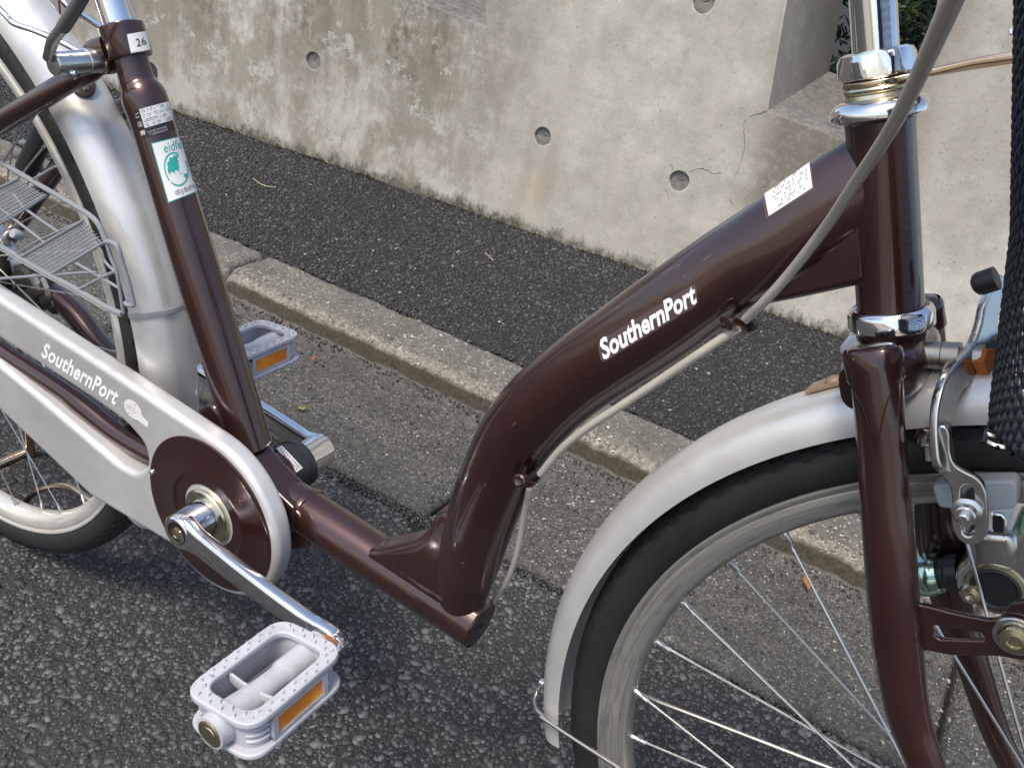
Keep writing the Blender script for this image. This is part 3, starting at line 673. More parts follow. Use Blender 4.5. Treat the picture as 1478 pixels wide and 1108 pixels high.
leaf('dead_leaf', 'small curled orange-brown dead leaf lying in the gutter, seen through the front wheel', 1163, 842, .030, .011, math.radians(118), 'dead_leaf_mat')
leaf('dead_leaf', 'tiny yellowish green leaf lying flat on the gutter behind the seat tube', 436, 592, .014, .010, .6, 'yellow_leaf_mat')
leaf('dead_leaf', 'tiny reddish curled leaf fragment on the gutter right of the far pedal', 452, 519, .014, .007, 2.1, 'dead_leaf_mat')

def stalk(label, pts, z, r):
    P = [Vector(q) for q in cr([atz(u, v, z+dz) for u, v, dz in pts], 5)]; c = P[0].copy(); V, F = tube([p-c for p in P], r, seg=6)
    o = MB().add(V, F).build('dry_stalk', 'straw'); o.location = c; tag(o, label, 'straw')
stalk('curved pale dry stalk lying on the dark pavement near the seat tube sticker', [(366, 258, .001), (375, 265, .003), (386, 269, .003), (398, 270, .002)], ZP+.001, .0012)
stalk('short straight pale stalk lying on the pavement above the frame tube', [(700, 365, .002), (706, 370, .002), (712, 376, .001)], ZP+.001, .0011)
# ================================================================== BICYCLE
bike = tag(empty('bicycle', (0, 0, 0)), 'dark brown step-through city bicycle with silver mudguards and chain case, parked by the gutter', 'bicycle')
BB = Vector((-.006, 0, .292)); RH = Vector((-.457, 0, .33)); FH = Vector((.6467, 0, .33))
def part(name, mat, path, rad, parent=bike, **k): return T(name, mat, parent, path, rad, **k)

# ---- wheels
def ring(c, prof, seg=160, fn=None, a0=0., a1=2*PI, closedprof=True, disp=None):
    """prof (r, y) swept about the y axis through c"""
    full = abs(a1-a0-2*PI) < 1e-6; V = []; F = []; m = len(prof); n = seg if full else seg+1
    for i in range(n):
        a = a0+(a1-a0)*i/seg
        for j, (r, y) in enumerate(prof):
            if disp: r, y = disp(i, j, r, y)
            p = Vector((c[0]+r*math.cos(a), c[1]+y, c[2]+r*math.sin(a))); V.append(fn(p) if fn else p)
    mm = m if closedprof else m-1
    for i in range(seg):
        i2 = (i+1) % n
        for j in range(mm): F.append((i*m+j, i*m+(j+1) % m, i2*m+(j+1) % m, i2*m+j))
    if not full and closedprof: F += [tuple(range(m)), tuple((n-1)*m+k for k in range(m))[::-1]]
    return V, F
def ringattr(o, n, m, prof):
    a_ = o.data.attributes.new('ringpos', 'FLOAT_VECTOR', 'POINT'); a_.data.foreach_set('vector', np.array([(prof[j][0], prof[j][1], math.sin(2*PI*i/n)) for i in range(n) for j in range(m)], 'f').ravel())
def make_wheel(c, fn, phase, rimmat):
    # rim: side walls, hooked bead, central well seen from inside
    rp = [(.3012, -.0136), (.3022, -.0142), (.3036, -.0138), (.3038, -.0122), (.3030, -.0112), (.300, -.0105), (.294, -.0105), (.291, -.005), (.291, .005), (.294, .0105), (.300, .0105), (.3035, .0112), (.3035, .0128), (.3015, .0135),
          (.299, .0126), (.297, .0132), (.292, .0128), (.288, .0110), (.2845, .0075), (.283, .003), (.283, -.003), (.2845, -.0075), (.288, -.0110), (.292, -.0128), (.297, -.0132), (.299, -.0124)]
    rim = MB().add(*ring(c, rp, 180, fn)).build('wheel', rimmat, bike, angle=50); ringattr(rim, 180, len(rp), rp)
    # tyre with tread blocks cut into the shoulders
    tp = []; nn = 26
    for k in range(nn+1):
        q = math.radians(-128+256*k/nn); tp.append((.3155+.0165*math.cos(q), .0175*math.sin(q)))
    tp = [(.3028, -.0118)]+tp+[(.3028, .0118)]
    seg = 600
    def disp(i, j, r, y):
        ay = abs(y)
        if r > .3235 and ay > .0015:                             # herringbone grooves
            ph = (i/6.+ (ay-.004)*220*(1 if y > 0 else 1)) % 1.
            if ph < .30: r -= .0019*min(1, ay/.008)*(1.3 if ay > .0095 else .6)
        if ay < .0012 and r > .32: r -= .0006
        if .3065 < r < .3085 and ay > .013: y *= 1.03
        return r, y
    MB().add(*ring(c, tp, seg, fn, disp=disp, closedprof=False)).build('tyre', 'tyre_rubber', rim, angle=28)
    # hub and spokes
    hp = [(.005, -.052), (.007, -.05), (.007, -.036), (.021, -.034), (.021, -.031), (.013, -.028), (.0125, .028), (.021, .031), (.021, .034), (.007, .036), (.007, .05), (.005, .052)]
    L('hub', 'zinc', rim, c, (0, 1, 0), hp, 30, xf=fn)
    sm = None
    for k in range(36):
        side = -1 if k % 2 == 0 else 1; grp = (k//2) % 2; a = 2*PI*k/36+phase
        ha = a+(1 if grp else -1)*math.radians(68); f_ = fn or (lambda p: p)
        h_ = f_(Vector((c[0]+.019*math.cos(ha), c[1]+side*.033, c[2]+.019*math.sin(ha)))); r_ = f_(Vector((c[0]+.283*math.cos(a), c[1]+side*.002, c[2]+.283*math.sin(a))))
        d = (h_-r_).normalized()
        sp = T('spoke', 'spoke_steel', rim, [r_+d*.011, (r_+h_)*.5, h_], .00088, seg=8)
        T('spoke_nipple', 'zinc', sp, [r_-d*.001, r_+d*.006, r_+d*.0065, r_+d*.012], [.0021, .0021, .0017, .0016], seg=8)
    return rim
fw = make_wheel(FH, S, math.radians(4.0), 'front_rim_steel_shaded')
rw = make_wheel(RH, None, math.radians(5.), 'rear_rim_steel_lit')

# ---- mudguards
def fender(c, a0, a1, fn, name='mudguard', r0=.331, hw=.0295, dr=.0245):
    prof = []
    for k in range(15):
        q = math.radians(-90+180*k/14); prof.append((r0+dr*max(0, math.cos(q))**.9, hw*math.sin(q)))
    inner = [(r-.0011 if abs(y) < hw*.99 else r, y*.965) for r, y in prof[::-1]]
    lip0 = [(.3285, -hw*1.0), (.3275, -hw*.96)]
    pr = [(r0-.003, -hw)]+prof+[(r0-.003, hw), (r0-.003, hw*.96)]+inner+[(r0-.003, -hw*.96)]
    V, F = ring(c, pr, 120, fn, a0, a1, True); return MB().add(V, F).build(name, 'silver_paint', bike, angle=50)
ff = fender(FH, math.radians(40), math.radians(197), S, r0=.3350, hw=.0235, dr=.0203)
rf = fender(RH, math.radians(-24), math.radians(178), None, r0=.342, hw=.0255, dr=.0250)
# rolled rear end of the front mudguard: small flap
# rusted strap and rivets on the front mudguard
def fcurve(u0, u1, n=8, off=.0008):
    pass
p0 = ats(1172, 566); a_s = math.atan2((SM.inverted()@p0).z-FH.z, (SM.inverted()@p0).x-FH.x)
V, F = ring(FH, [(.3555, -.007), (.3572, -.0078), (.3576, 0), (.3572, .0078), (.3555, .007)], 20, S, a_s-math.radians(13), a_s, True)
MB().add(V, F).build('mudguard_strap', 'tan_steel', ff)
for da in (2.2, 7.0):
    a = a_s-math.radians(da); d_ = Vector((math.cos(a), 0, math.sin(a))); c_ = FH+d_*.357
    L('rivet', 'tan_steel', ff, c_, d_, [(.0045, 0), (.0045, .0008), (.0035, .002), (.0015, .0026), (0, .0027)], 16, xf=S)
# wire stays
def stay(c, ang, fn, parent, ysp=.057):
    a = math.radians(ang); d_ = Vector((math.cos(a), 0, math.sin(a)))
    pts = [c+Vector((0, -ysp, 0)), c+d_*.08+Vector((0, -ysp*.97, 0)), c+d_*.32+Vector((0, -.0315, 0)), c+d_*.342+Vector((0, -.0275, 0)), c+d_*.3540+Vector((0, -.0225, 0)), c+d_*.3605+Vector((0, -.011, 0)), c+d_*.3615,
           c+d_*.3605+Vector((0, .011, 0)), c+d_*.3540+Vector((0, .0225, 0)), c+d_*.342+Vector((0, .0275, 0)), c+d_*.32+Vector((0, .0315, 0)), c+d_*.08+Vector((0, ysp*.97, 0)), c+Vector((0, ysp, 0))]
    P = [Vector(q) for q in cr(pts, 6)]
    if fn: P = [fn(q) for q in P]
    return T('mudguard_stay', 'warm_steel', parent, P, .0017, seg=10)
q_ = SM.inverted()@ats(779, 985); st_ang = math.degrees(math.atan2(q_.z-FH.z, q_.x-FH.x))
stay(FH, st_ang, S, ff)
d_ = Vector((math.cos(math.radians(st_ang-1)), 0, math.sin(math.radians(st_ang-1))))
L('stay_clip', 'zinc', ff, FH+d_*.357+Vector((0, -.004, 0)), d_, [(.003, 0), (.003, .004), (.002, .005), (0, .005)], 10, xf=S)

# ---- frame tubes
seat_pairs = [((153, 62), (216, 40)), ((170, 110), (218, 95)), ((173, 128), (226, 113)), ((175, 147), (240, 132)), ((185, 175), (248, 158)), ((193, 200), (254, 182)), ((217, 280), (280, 262)), ((237, 350), (301, 330)), ((255, 420), (320, 402)), ((275, 490), (344, 472)), ((296, 560), (366, 545)), ((330, 650), (395, 640))]
def pairtube(pairs, Y=0., f=at, n=6):
    rows = [];
    for a, b in pairs: m, r = width(a, b, Y, f); rows.append((m.x, m.y, m.z, r))
    R = cr(rows, n); return [Vector(q[:3]) for q in R], [q[3] for q in R]
rw_ = [];
for a, b in seat_pairs[1:6]: m_, r_ = width(a, b); rw_.append((*m_[:], r_))
mz, rz = width(*seat_pairs[-1])
for k in range(1, 8):
    t = k/7; rw_.append(tuple(Vector(rw_[4][:3]).lerp(mz, t))+(.0167+.0017*min(1, t*2.2),))
Rr_ = cr(rw_, 6); sp_ = [Vector(q[:3]) for q in Rr_]; sr_ = [q[3] for q in Rr_]; top = width(*seat_pairs[0])[0]; e_ = (sp_[0]-sp_[6]).normalized()
cl0 = width((151, 70), (217, 48))[0]; sp_ = [sp_[0]+e_*((cl0-sp_[0]).dot(e_)+.009)]+sp_; sr_ = [sr_[0]]+sr_
seat_tube = part('seat_tube', 'brown_paint', sp_, sr_, seg=40)
SAX = (sp_[0]-sp_[30]).normalized()
# seat post
pst, prd = width((147, 10), (198, 0)); ctop = sp_[0]
seat_post = part('seat_post', 'chrome', [ctop-SAX*.006, ctop+SAX*.13], .0122, seg=32)
# clamp
cl_c, cl_r = width((151, 70), (217, 48)); tt = (cl_c-ctop).dot(SAX); cc = ctop+SAX*tt
clamp = L('seat_clamp', 'brown_paint', bike, cc, SAX, [(.0125, .0125), (.0155, .0125), (.0168, .0115), (.0168, -.0105), (.016, -.012), (.013, -.012)], 40)
bcen = at(142, 80, -.006)
plate = []
T('clamp_lug', 'brown_paint', clamp, [cc+Vector((-.006, -.010, -.006)), cc+Vector((-.014, -.013, -.010)), cc+Vector((-.021, -.014, -.013))], [(.009, .0095), (.008, .0095), (.007, .0085)], seg=16, ref=(0, 1, 0), power=3)
# quick release: barrel, cap, lever
y_a, y_b = -.052, -.016
ba = at(76, 93, y_a); bb_ = ba+Vector((0, 1, 0))*.042
qr = L('release_barrel', 'zinc', bike, ba, (0, 1, 0), [(0, -.0005), (.0078, 0), (.0086, .001), (.0086, .026), (.0094, .0265), (.0094, .040)], 32)
L('barrel_cap', 'gold_steel', qr, ba+Vector((0, .036, 0)), (0, 1, 0), [(.0090, 0), (.0108, .001), (.0108, .003), (.0090, .004)], 32)
L('spacer', 'brown_paint', qr, ba+Vector((0, .041, 0)), (0, 1, 0), [(.0085, 0), (.0105, .001), (.0105, .007), (.0095, .008), (.0095, .020)], 24)
bs = at(98, 92, y_a+.001); L('barrel_screw', 'chrome', qr, ba+Vector((.006, .012, -.0055)), Vector((.5, -.6, -.3)), [(.0032, 0), (.0032, .0035), (.0022, .0045), (0, .0045)], 16)
lv = [at(70, 84, y_a-.001), at(76, 60, y_a-.004), at(92, 38, y_a-.006)]
lever = T('release_lever', 'zinc', qr, [Vector(q) for q in cr(lv, 5)], .0042, seg=14)
T('lever_sleeve', 'dark_sleeve', qr, [at(91, 40, y_a-.006), at(108, 14, y_a-.008), at(124, -14, y_a-.010)], .0047, seg=16)
# carrier wires to the seat clamp
T('carrier_rod', 'chrome', bike, [Vector(q) for q in cr([at(-14, 0, -.045), at(8, 22, -.045), at(20, 34, -.043), at(48, 44, -.038), at(90, 62, -.030), at(130, 84, -.02)], 5)], .0024, seg=12)
T('carrier_rod', 'chrome', bike, [Vector(q) for q in cr([at(84, -8, .045), at(100, 12, .045), at(122, 24, .043), at(160, 48, .03)], 5)], .0028, seg=12)
# seat stays
T('seat_stay', 'brown_paint', bike, [Vector(q) for q in cr([RH+Vector((0, -.058, .01)), at(-60, 222, -.052), at(0, 178, -.046), at(60, 142, -.040), at(92, 122, -.034), at(118, 108, -.026), at(146, 98, -.012)], 6)], [.0085]*31+[.0085, .0082, .0078, .007, .006, .005], seg=20)
T('seat_stay', 'brown_paint', bike, [RH+Vector((0, .058, .01)), RH+Vector((.12, .055, .14)), sp_[3]+Vector((-.03, .035, -.02)), sp_[2]+Vector((0, .010, 0))], .0085, seg=16)
lg = at(118, 126, -.028)
bvf = bvh_of([rf]); hit = bvf.ray_cast(Vector(CAM), Vector(ray(119, 124)).normalized()); hp_, hn_ = hit[0], hit[1]
if hn_.dot(Vector(CAM)-hp_) < 0: hn_ = -hn_
dn_ = at(124, 140, hp_.y)-at(112, 100, hp_.y); dn_ = (dn_-hn_*dn_.dot(hn_)).normalized(); ac_ = dn_.cross(hn_)
br = plate_frame('mudguard_lug', 'brown_paint', bike, fillet([(-.0100, .016), (.0100, .016), (.0100, -.002), (.005, -.0105), (-.005, -.0105), (-.0100, -.002)], .005), hp_+hn_*.0012, ac_, -dn_, .0026, .0008)
L('lug_bolt', 'chrome', br, hp_+hn_*.0022, hn_, [(.0058, -.001), (.0058, .0012), (.0045, .003), (.0042, .0042), (.0028, .0046), (.0018, .0030), (0, .0030)], 18)
# head tube
ht0, htr0 = width((1215, 185), (1320, 185)); ht1, htr1 = width((1240, 440), (1340, 440))
def hx(u, v):                                                    # height along the steering axis for a photo point on it
    return (at(u, v, 0)-HA).dot(HAX)
hA, hB = hx(1268, 172), hx(1292, 447)
headt = L('head_tube', 'brown_paint', bike, HA, HAX, [(.013, hA), (.0162, hA), (.0162, hA-.001), (.0158, hA-.003), (.0158, hB+.003), (.0162, hB+.001), (.0162, hB), (.013, hB)], 48)
# main tube
mp = [((1236, 193), (1300, 314)), ((1165, 236), (1236, 358)), ((1085, 292), (1157, 412)), ((1007, 344), (1077, 449)), ((929, 399), (1000, 506)), ((851, 456), (924, 554)), ((812, 485), (883, 580)), ((772, 517), (846, 607)), ((733, 553), (818, 633)), ((697, 602), (792, 662)), ((672, 655), (773, 697)), ((655, 702), (756, 732)), ((641, 755), (739, 771)), ((630, 805), (722, 816)), ((627, 843), (706, 857)), ((632, 866), (702, 876))]
P_, R_ = pairtube(mp, n=6)
nM = len(P_); R_ = [((.0142+(r-.0142)*min(1, i/20)) if i < 20 else (r if nM-i > 18 else .0165+(r-.0165)*(nM-1-i)/18), r) for i, r in enumerate(R_)]
main = part('main_tube', 'brown_paint', P_, R_, seg=56)
# web under the head end of the main tube
gw = xz([(1085, 430), (1108, 433), (1160, 423), (1238, 406), (1262, 400), (1262, 300), (1180, 300), (1080, 400)], 0)
plate_xz('head_gusset', 'brown_paint', bike, fillet(gw, .004), (), -.0125, .0125, .004)
# lower tube
l0, l1 = Vector((.020, 0, .3035)), Vector((.2385, 0, .2955)); lax = (l1-l0).normalized()
lowt = L('lower_tube', 'brown_paint', bike, l0, lax, [(.018, -.02), (.0195, -.018), (.0197, .032), (.0212, .033), (.0215, .036), (.0210, .039), (.0197, .040), (.0197, (l1-l0).length-.0012), (.0188, (l1-l0).length)], 48)
L('end_cap', 'brown_paint', lowt, l1, lax, [(.0188, -.001), (.0175, .0002), (.0022, .0004), (.0020, -.002), (0, -.002)], 40)
# curved web between lower tube and main tube
gw = smoothloop(xz([(541, 786), (562, 781), (590, 775), (612, 768), (630, 754), (646, 728), (680, 735), (690, 800), (665, 862), (625, 860), (580, 828)], 0), 4)
web = plate_xz('lower_gusset', 'brown_paint', bike, gw, (), -.0150, .0150, .0080, res=5)
T('weld_bead', 'brown_paint', web, [Vector(q) for q in cr([at(541, 792, -.009), at(572, 818, -.013), at(604, 843, -.0145), at(640, 866, -.0165)], 6)], .0016, seg=8, fn=lambda p, i, q, t: p+t.orthogonal()*.0006*nz(p.x, p.z, i, 300))
# yoke round the bottom bracket
yk = smoothloop(xz([(285, 605), (298, 584), (314, 582), (332, 612), (356, 650), (382, 682), (414, 714), (444, 744), (456, 772), (438, 792), (400, 780), (350, 740), (300, 700), (280, 650)], -.012), 4)
plate_xz('bracket_yoke', 'brown_paint', bike, yk, (), -.0185, .0120, .005, res=5)
bbs = L('bracket_shell', 'brown_paint', bike, BB, (0, 1, 0), [(0, -.034), (.0195, -.034), (.0205, -.033), (.0205, .033), (.0195, .034), (0, .034)], 36)
# chain stays
cs = part('chain_stay', 'brown_paint', [Vector(q) for q in cr([BB+Vector((.0, -.016, .0)), at(190, 640, -.026), at(100, 572, -.030), at(0, 507, -.036), RH+Vector((.03, -.052, 0)), RH+Vector((0, -.054, 0))], 6)], [(.0105, .0125)]*12+[(.009, .0115)]*19, seg=20)
T('chain_stay', 'brown_paint', bike, [Vector(q) for q in cr([BB+Vector((.0, .016, 0)), BB+Vector((-.08, .030, .004)), at(160, 512, .045), at(96, 440, .052), RH+Vector((0, .06, 0))], 6)], .0125, seg=20)
# far-side bearing cover with a numbered strip
fb = BB+Vector((0, .034, 0))
bc = L('bearing_cover', 'black_plastic', bike, fb, (0, 1, 0), [(.0205, -.001), (.0222, .000), (.0222, .016), (.0235, .017), (.0235, .022), (.019, .0235)], 40)

# ---- chain case
YC = -.050; YB = -.031
top_l, top_r = at(0, 405, YB), at(190, 527, YB); bot = [at(267, 811, YC), at(130, 717, YC), at(0, 594, YC)]
RC = .0790; cb = (BB.x, BB.z)
O_ = []
ta = math.radians(88)
for k in range(46):
    a = ta-(ta+math.radians(126))*k/45; O_.append((cb[0]+RC*math.cos(a), cb[1]+RC*math.sin(a)))
O_ += [(bot[1].x, bot[1].z), (bot[2].x, bot[2].z)]
O_ += [(RH.x+.02, RH.z-.062), (RH.x-.02, RH.z-.06), (RH.x-.055, RH.z-.035), (RH.x-.066, RH.z), (RH.x-.055, RH.z+.04), (RH.x-.02, RH.z+.068), (RH.x+.05, top_l.z+.001), (top_l.x, top_l.z), (top_r.x, top_r.z)]
hole = fillet(xz([(-140, 404), (0, 490), (60, 529), (130, 575), (180, 610), (208, 642), (213, 672), (196, 684), (172, 672), (120, 628), (60, 577), (0, 527), (-140, 412)], YC), .008, 4)
disc_h = [(cb[0]+.0715*math.cos(2*PI*k/60), cb[1]+.0715*math.sin(2*PI*k/60)) for k in range(60)]
case = plate_xz('chain_case', 'silver_paint', bike, O_, [hole], YC, YB, .0060, res=5)
# raised rib near the edge of the round end and dark centre disc
dk = L('case_disc', 'brown_paint', case, BB+Vector((0, YC-.0004, 0)), (0, -1, 0), [(.0725, -.001), (.0722, .0006), (.0712, .0012), (.068, .0010), (.046, .0010), (.043, .0022), (.0405, .0022), (.0385, .0006), (.0290, .0004), (.0275, -.002), (.0272, -.012)], 72)
L('disc_screw', 'chrome', dk, at(220, 681, YC-.001), (0, -1, 0), [(.0030, -.001), (.0030, .0012), (.0016, .0022), (0, .0016)], 14)
# chain-ring seen in the hole
# ---- bottom bracket cup, cranks
cup = L('bracket_cup', 'brass_zinc', bike, BB, (0, -1, 0), [(.016, .03), (.0245, .034), (.0250, .036), (.0250, .0530), (.0235, .0545), (.0175, .0548)], 40)
CA = BB+Vector((0, -.0755, .0)); CB = at(482, 925, -.0790)
cdir = (CB-CA).normalized()
def crank(A, B, out, boss_in, parent=bike):
    """out = -1 near side, +1 far side"""
    d = (B-A).normalized(); up = Vector((0, out, 0)).cross(d)
    rows = []; n = 26; Ln = (B-A).length; V = []; F = []
    prof = []
    for k in range(n+1):
        t = -.055+1.115*k/n; x = t*Ln
        # half height, half thickness
        if t < .10: hh = .0165*math.sqrt(max(0.02, 1-((.035-t)/.092)**2)) if t < .035 else .0165-.0045*((t-.035)/.065)
        else: hh = .0120-.0025*((t-.1)/.75) if t < .85 else .0095+.0020*min(1, (t-.85)/.10)
        if t > .965: hh = .0112*math.sqrt(max(.02, 1-((t-.965)/.097)**2))
        th = .0072 if t < .08 else .0064
        sx = Vector((0, out*(.0022*math.sin(min(1, max(0, t))*PI)), 0))
        prof.append((A+d*x+sx, (th, hh)))
    v, f = tube([q[0] for q in prof], [q[1] for q in prof], seg=28, ref=(0, 1, 0), power=3.4)
    mb = MB().add(v, f); arm = mb.build('crank_arm', 'chrome', parent, angle=50)
    # boss towards the bracket
    L('crank_boss', 'chrome', arm, A, (0, -out, 0), [(0, -.0066), (.0158, -.0060), (.0164, .0), (.0168, .018), (.0172, .019), (.0172, .0235), (.012, .024)], 36)
    L('crank_eye', 'chrome', arm, A, (0, out, 0), [(.0100, .0076), (.0138, .0080), (.0150, .0068), (.0150, .0)], 36)
    L('dust_hole', 'grease', arm, A, (0, out, 0), [(.0102, .0081), (.0094, .0082), (.0088, .0074), (0, .0073)], 28)
    L('axle_nut', 'gold_steel', arm, A, (0, out, 0), [(.0058, .0068), (.0058, .0082), (.0035, .0090), (.003, .0086), (0, .0086)], 6)
    return arm
arm1 = crank(CA, CB, -1, 0)
# rust patch where the pedal screws in
rp_ = CB-cdir*.0; L('rusty_eye', 'rust_metal', arm1, CB-cdir*.001, (0, -1, 0), [(.0092, .0030), (.0096, .0072), (.0085, .0078), (.006, .0080)], 26)
CA2 = BB+Vector((0, .0815, 0)); CB2 = CA2-(CB-CA)*1.0+Vector((.0, .0, .004)); CB2.y = CA2.y
arm2 = crank(CA2, CB2, 1, 0)
L('axle_ring', 'chrome', arm2, BB+Vector((0, .0565, 0)), (0, 1, 0), [(.0135, 0), (.0168, .0005), (.0168, .004), (.0145, .006)], 36)

# ---- pedals
def pedal(c_in, out, tilt, xsh=0.):
    """c_in: centre of the inner end; the pedal runs outwards along y*out"""
    Lp, Wp, Hp = .093, .064, .026
    c = c_in+Vector((xsh, out*(Lp/2+.007), 0)); ph = empty('pedal'); ph.parent = bike
    Rm = Matrix.Translation(c) @ Matrix.Rotation(tilt[2], 4, 'Z') @ Matrix.Rotation(tilt[0], 4, 'X') @ Matrix.Rotation(tilt[1], 4, 'Y')
    X = lambda p: Rm @ Vector(p)
    def frame_ring(z, zt, ow, ol, iw, il, name):
        o = fillet([(-ow/2, -ol/2), (ow/2, -ol/2), (ow/2, ol/2), (-ow/2, ol/2)], .017, 7); i = fillet([(-iw/2, -il/2), (iw/2, -il/2), (iw/2, il/2), (-iw/2, il/2)], .011, 6)
        me = plate2d(o, [i], zt, .0014, 3)
        for v in me.vertices: v.co = X((v.co.x, v.co.y, v.co.z+z))
        return link(name, me, 'pedal_plastic', ph, angle=45)
    body = None
    frame_ring(Hp/2, .0055, Wp, Lp, Wp-.021, Lp-.022, 'tread_frame'); frame_ring(-Hp/2, .0045, Wp+.001, Lp+.001, Wp-.018, Lp-.018, 'tread_frame')
    # walls between
    o = fillet([(-Wp/2+.005, -Lp/2+.005), (Wp/2-.005, -Lp/2+.005), (Wp/2-.005, Lp/2-.005), (-Wp/2+.005, Lp/2-.005)], .013, 6); i = fillet([(-Wp/2+.0085, -Lp/2+.0085), (Wp/2-.0085, -Lp/2+.0085), (Wp/2-.0085, Lp/2-.0085), (-Wp/2+.0085, Lp/2-.0085)], .010, 6)
    me = plate2d(o, [i], Hp-.002, .0004, 1)
    for v in me.vertices: v.co = X(v.co)
    link('pedal_wall', me, 'pedal_plastic', ph)
    # centre barrel, waisted
    ax = [(-Lp/2+.002, .0128), (-.030, .0122), (-.012, .0100), (.0, .0092), (.010, .0092), (.016, .0104), (.026, .0104), (Lp/2-.002, .0108)]
    R = cr([(a, b) for a, b in ax], 4); T('barrel', 'pedal_plastic', ph, [X((0, q[0], 0)) for q in R], [(q[1]*.98, q[1]) for q in R], seg=24)
    for s_ in (-1, 1):
        T('cross_rib', 'pedal_plastic', ph, [X((0, -.0125, .002)), X((s_*.012, -.0125, .0035)), X((s_*.026, -.0125, .0075))], [(.0016, .0055), (.0014, .0050), (.0014, .0036)], seg=12, ref=(0, 1, 0), power=4)
    # end bosses
    for s_ in (-1, 1):
        P0 = X((0, s_*(Lp/2-.006), 0)); P1 = X((0, s_*(Lp/2+.0055), 0)); T('end_boss', 'pedal_plastic', ph, [P0, P1], [.0128, .0118], seg=28)
    P1 = X((0, out*(Lp/2+.0055), 0)); ny = (X((0, out, 0))-X((0, 0, 0)))
    L('end_disc', 'brass_zinc', ph, P1, ny, [(.0100, 0), (.0100, .0006), (.0088, .0012), (.0080, .0007), (.0056, .0007), (.0050, .0012), (0, .0012)], 30)
    P2 = X((0, -out*(Lp/2), 0)); T('spindle', 'zinc', ph, [P2, P2-ny*.016], .0062, seg=20)
    # amber reflectors with cover bars on both long sides
    for s_ in (-1, 1):
        def bx(x0, x1, y0, y1, z0, z1, name, mat):
            V = [X((x, y, z)) for x in (x0, x1) for y in (y0, y1) for z in (z0, z1)]
            return MB().add(V, [(0, 1, 3, 2), (4, 6, 7, 5), (0, 4, 5, 1), (2, 3, 7, 6), (0, 2, 6, 4), (1, 5, 7, 3)]).build(name, mat, ph, smooth=False)
        xa = s_*(Wp/2-.0052); xb = s_*(Wp/2-.0018)
        rfm = bx(xa, xb, -.022, .022, -.0072, .0066, 'reflector', 'amber_reflector')
        for (ya, yb) in ((-.0265, -.022), (.022, .0265)): bx(xa, s_*(Wp/2-.0005), ya, yb, -.0108, .0098, 'reflector_frame', 'pedal_plastic')
        bx(xa, s_*(Wp/2-.0008), -.0265, .0265, .0068, .0100, 'reflector_frame', 'pedal_plastic'); bx(xa, s_*(Wp/2-.0008), -.0265, .0265, -.0106, -.0074, 'reflector_frame', 'pedal_plastic')
        # ridged corner ends
        for sy in (-1, 1):
            for zz in (-.005, .0, .005):
                q = [X((s_*(Wp/2-.004-.006*(1-math.cos(a))*1.6), sy*(.0275+.013*math.sin(a)), zz)) for a in np.linspace(0, 1.35, 6)]
                T('corner_rib', 'pedal_plastic', ph, q, .0013, seg=8)
    # tread studs all round the top and bottom frames
    studs = MB()
    for zs in (1, -1):
        ow, ol = Wp-.010, Lp-.011; pts = fillet([(-ow/2, -ol/2), (ow/2, -ol/2), (ow/2, ol/2), (-ow/2, ol/2)], .014, 3)
        per = [(pts[k], pts[(k+1) % len(pts)]) for k in range(len(pts))]; tot = sum(math.dist(a, b) for a, b in per); nS = 46; d0 = 0; idx = 0; acc = 0
        for (a, b) in per:
            ln = math.dist(a, b)
            while d0 < acc+ln:
                t = (d0-acc)/ln; x = a[0]+(b[0]-a[0])*t; y = a[1]+(b[1]-a[1])*t; dx, dy = (b[0]-a[0])/ln, (b[1]-a[1])/ln; nx, ny_ = dy, -dx; side = 1 if idx % 2 else -1
                x += nx*side*.0021; y += ny_*side*.0021; h0 = zs*(Hp/2+.0026); h1 = zs*(Hp/2+.0044)
                w1, w2 = .0021, .0017
                b4 = [(x+dx*w1+nx*w2, y+dy*w1+ny_*w2), (x+dx*w1*.4-nx*w2, y+dy*w1*.4-ny_*w2), (x-dx*w1-nx*w2, y-dy*w1-ny_*w2), (x-dx*w1*.4+nx*w2, y-dy*w1*.4+ny_*w2)]
                V = [X((p[0], p[1], h0)) for p in b4]+[X((x+(p[0]-x)*.55, y+(p[1]-y)*.55, h1)) for p in b4]
                studs.add(V, [(0, 1, 2, 3), (4, 5, 6, 7), (0, 1, 5, 4), (1, 2, 6, 5), (2, 3, 7, 6), (3, 0, 4, 7)]); d0 += tot/nS; idx += 1
            acc += ln
    tag(studs.build('tread_studs', 'pedal_plastic', ph, smooth=False), kind='stuff')
    return ph
pedal(CB+Vector((0, -.007, 0)), -1, (math.radians(-2), math.radians(-9), math.radians(1)), -.006)
pedal(CB2+Vector((.007, .012, .004)), 1, (math.radians(0), math.radians(-7), math.radians(0)))

# ---- headset, quill stem
h_ = lambda v: hx(1268, v)
L('quill_stem', 'chrome', bike, HA, HAX, [(.0102, h_(110)), (.0102, h_(110)+.16), (0, h_(110)+.16)], 40)
hset = L('headset_cup', 'chrome', bike, HA, HAX, [(.0155, hA-.001), (.0170, hA), (.0205, hA+.0008), (.0219, hA+.0018), (.0222, hA+.0034), (.0220, hA+.0046), (.0214, hA+.0062), (.0202, hA+.0078), (.0184, hA+.0090), (.0165, hA+.0100), (.0150, hA+.0102)], 56)
def knurl():
    V = [];
t0 = hA+.0100
L('lock_washer', 'brass_zinc', hset, HA, HAX, [(.011, t0), (.0152, t0), (.0156, t0+.0008), (.0152, t0+.0022), (.0146, t0+.0026), (.0154, t0+.0032), (.0156, t0+.0045), (.0150, t0+.0056), (.011, t0+.0056)], 48)
t1 = t0+.0058
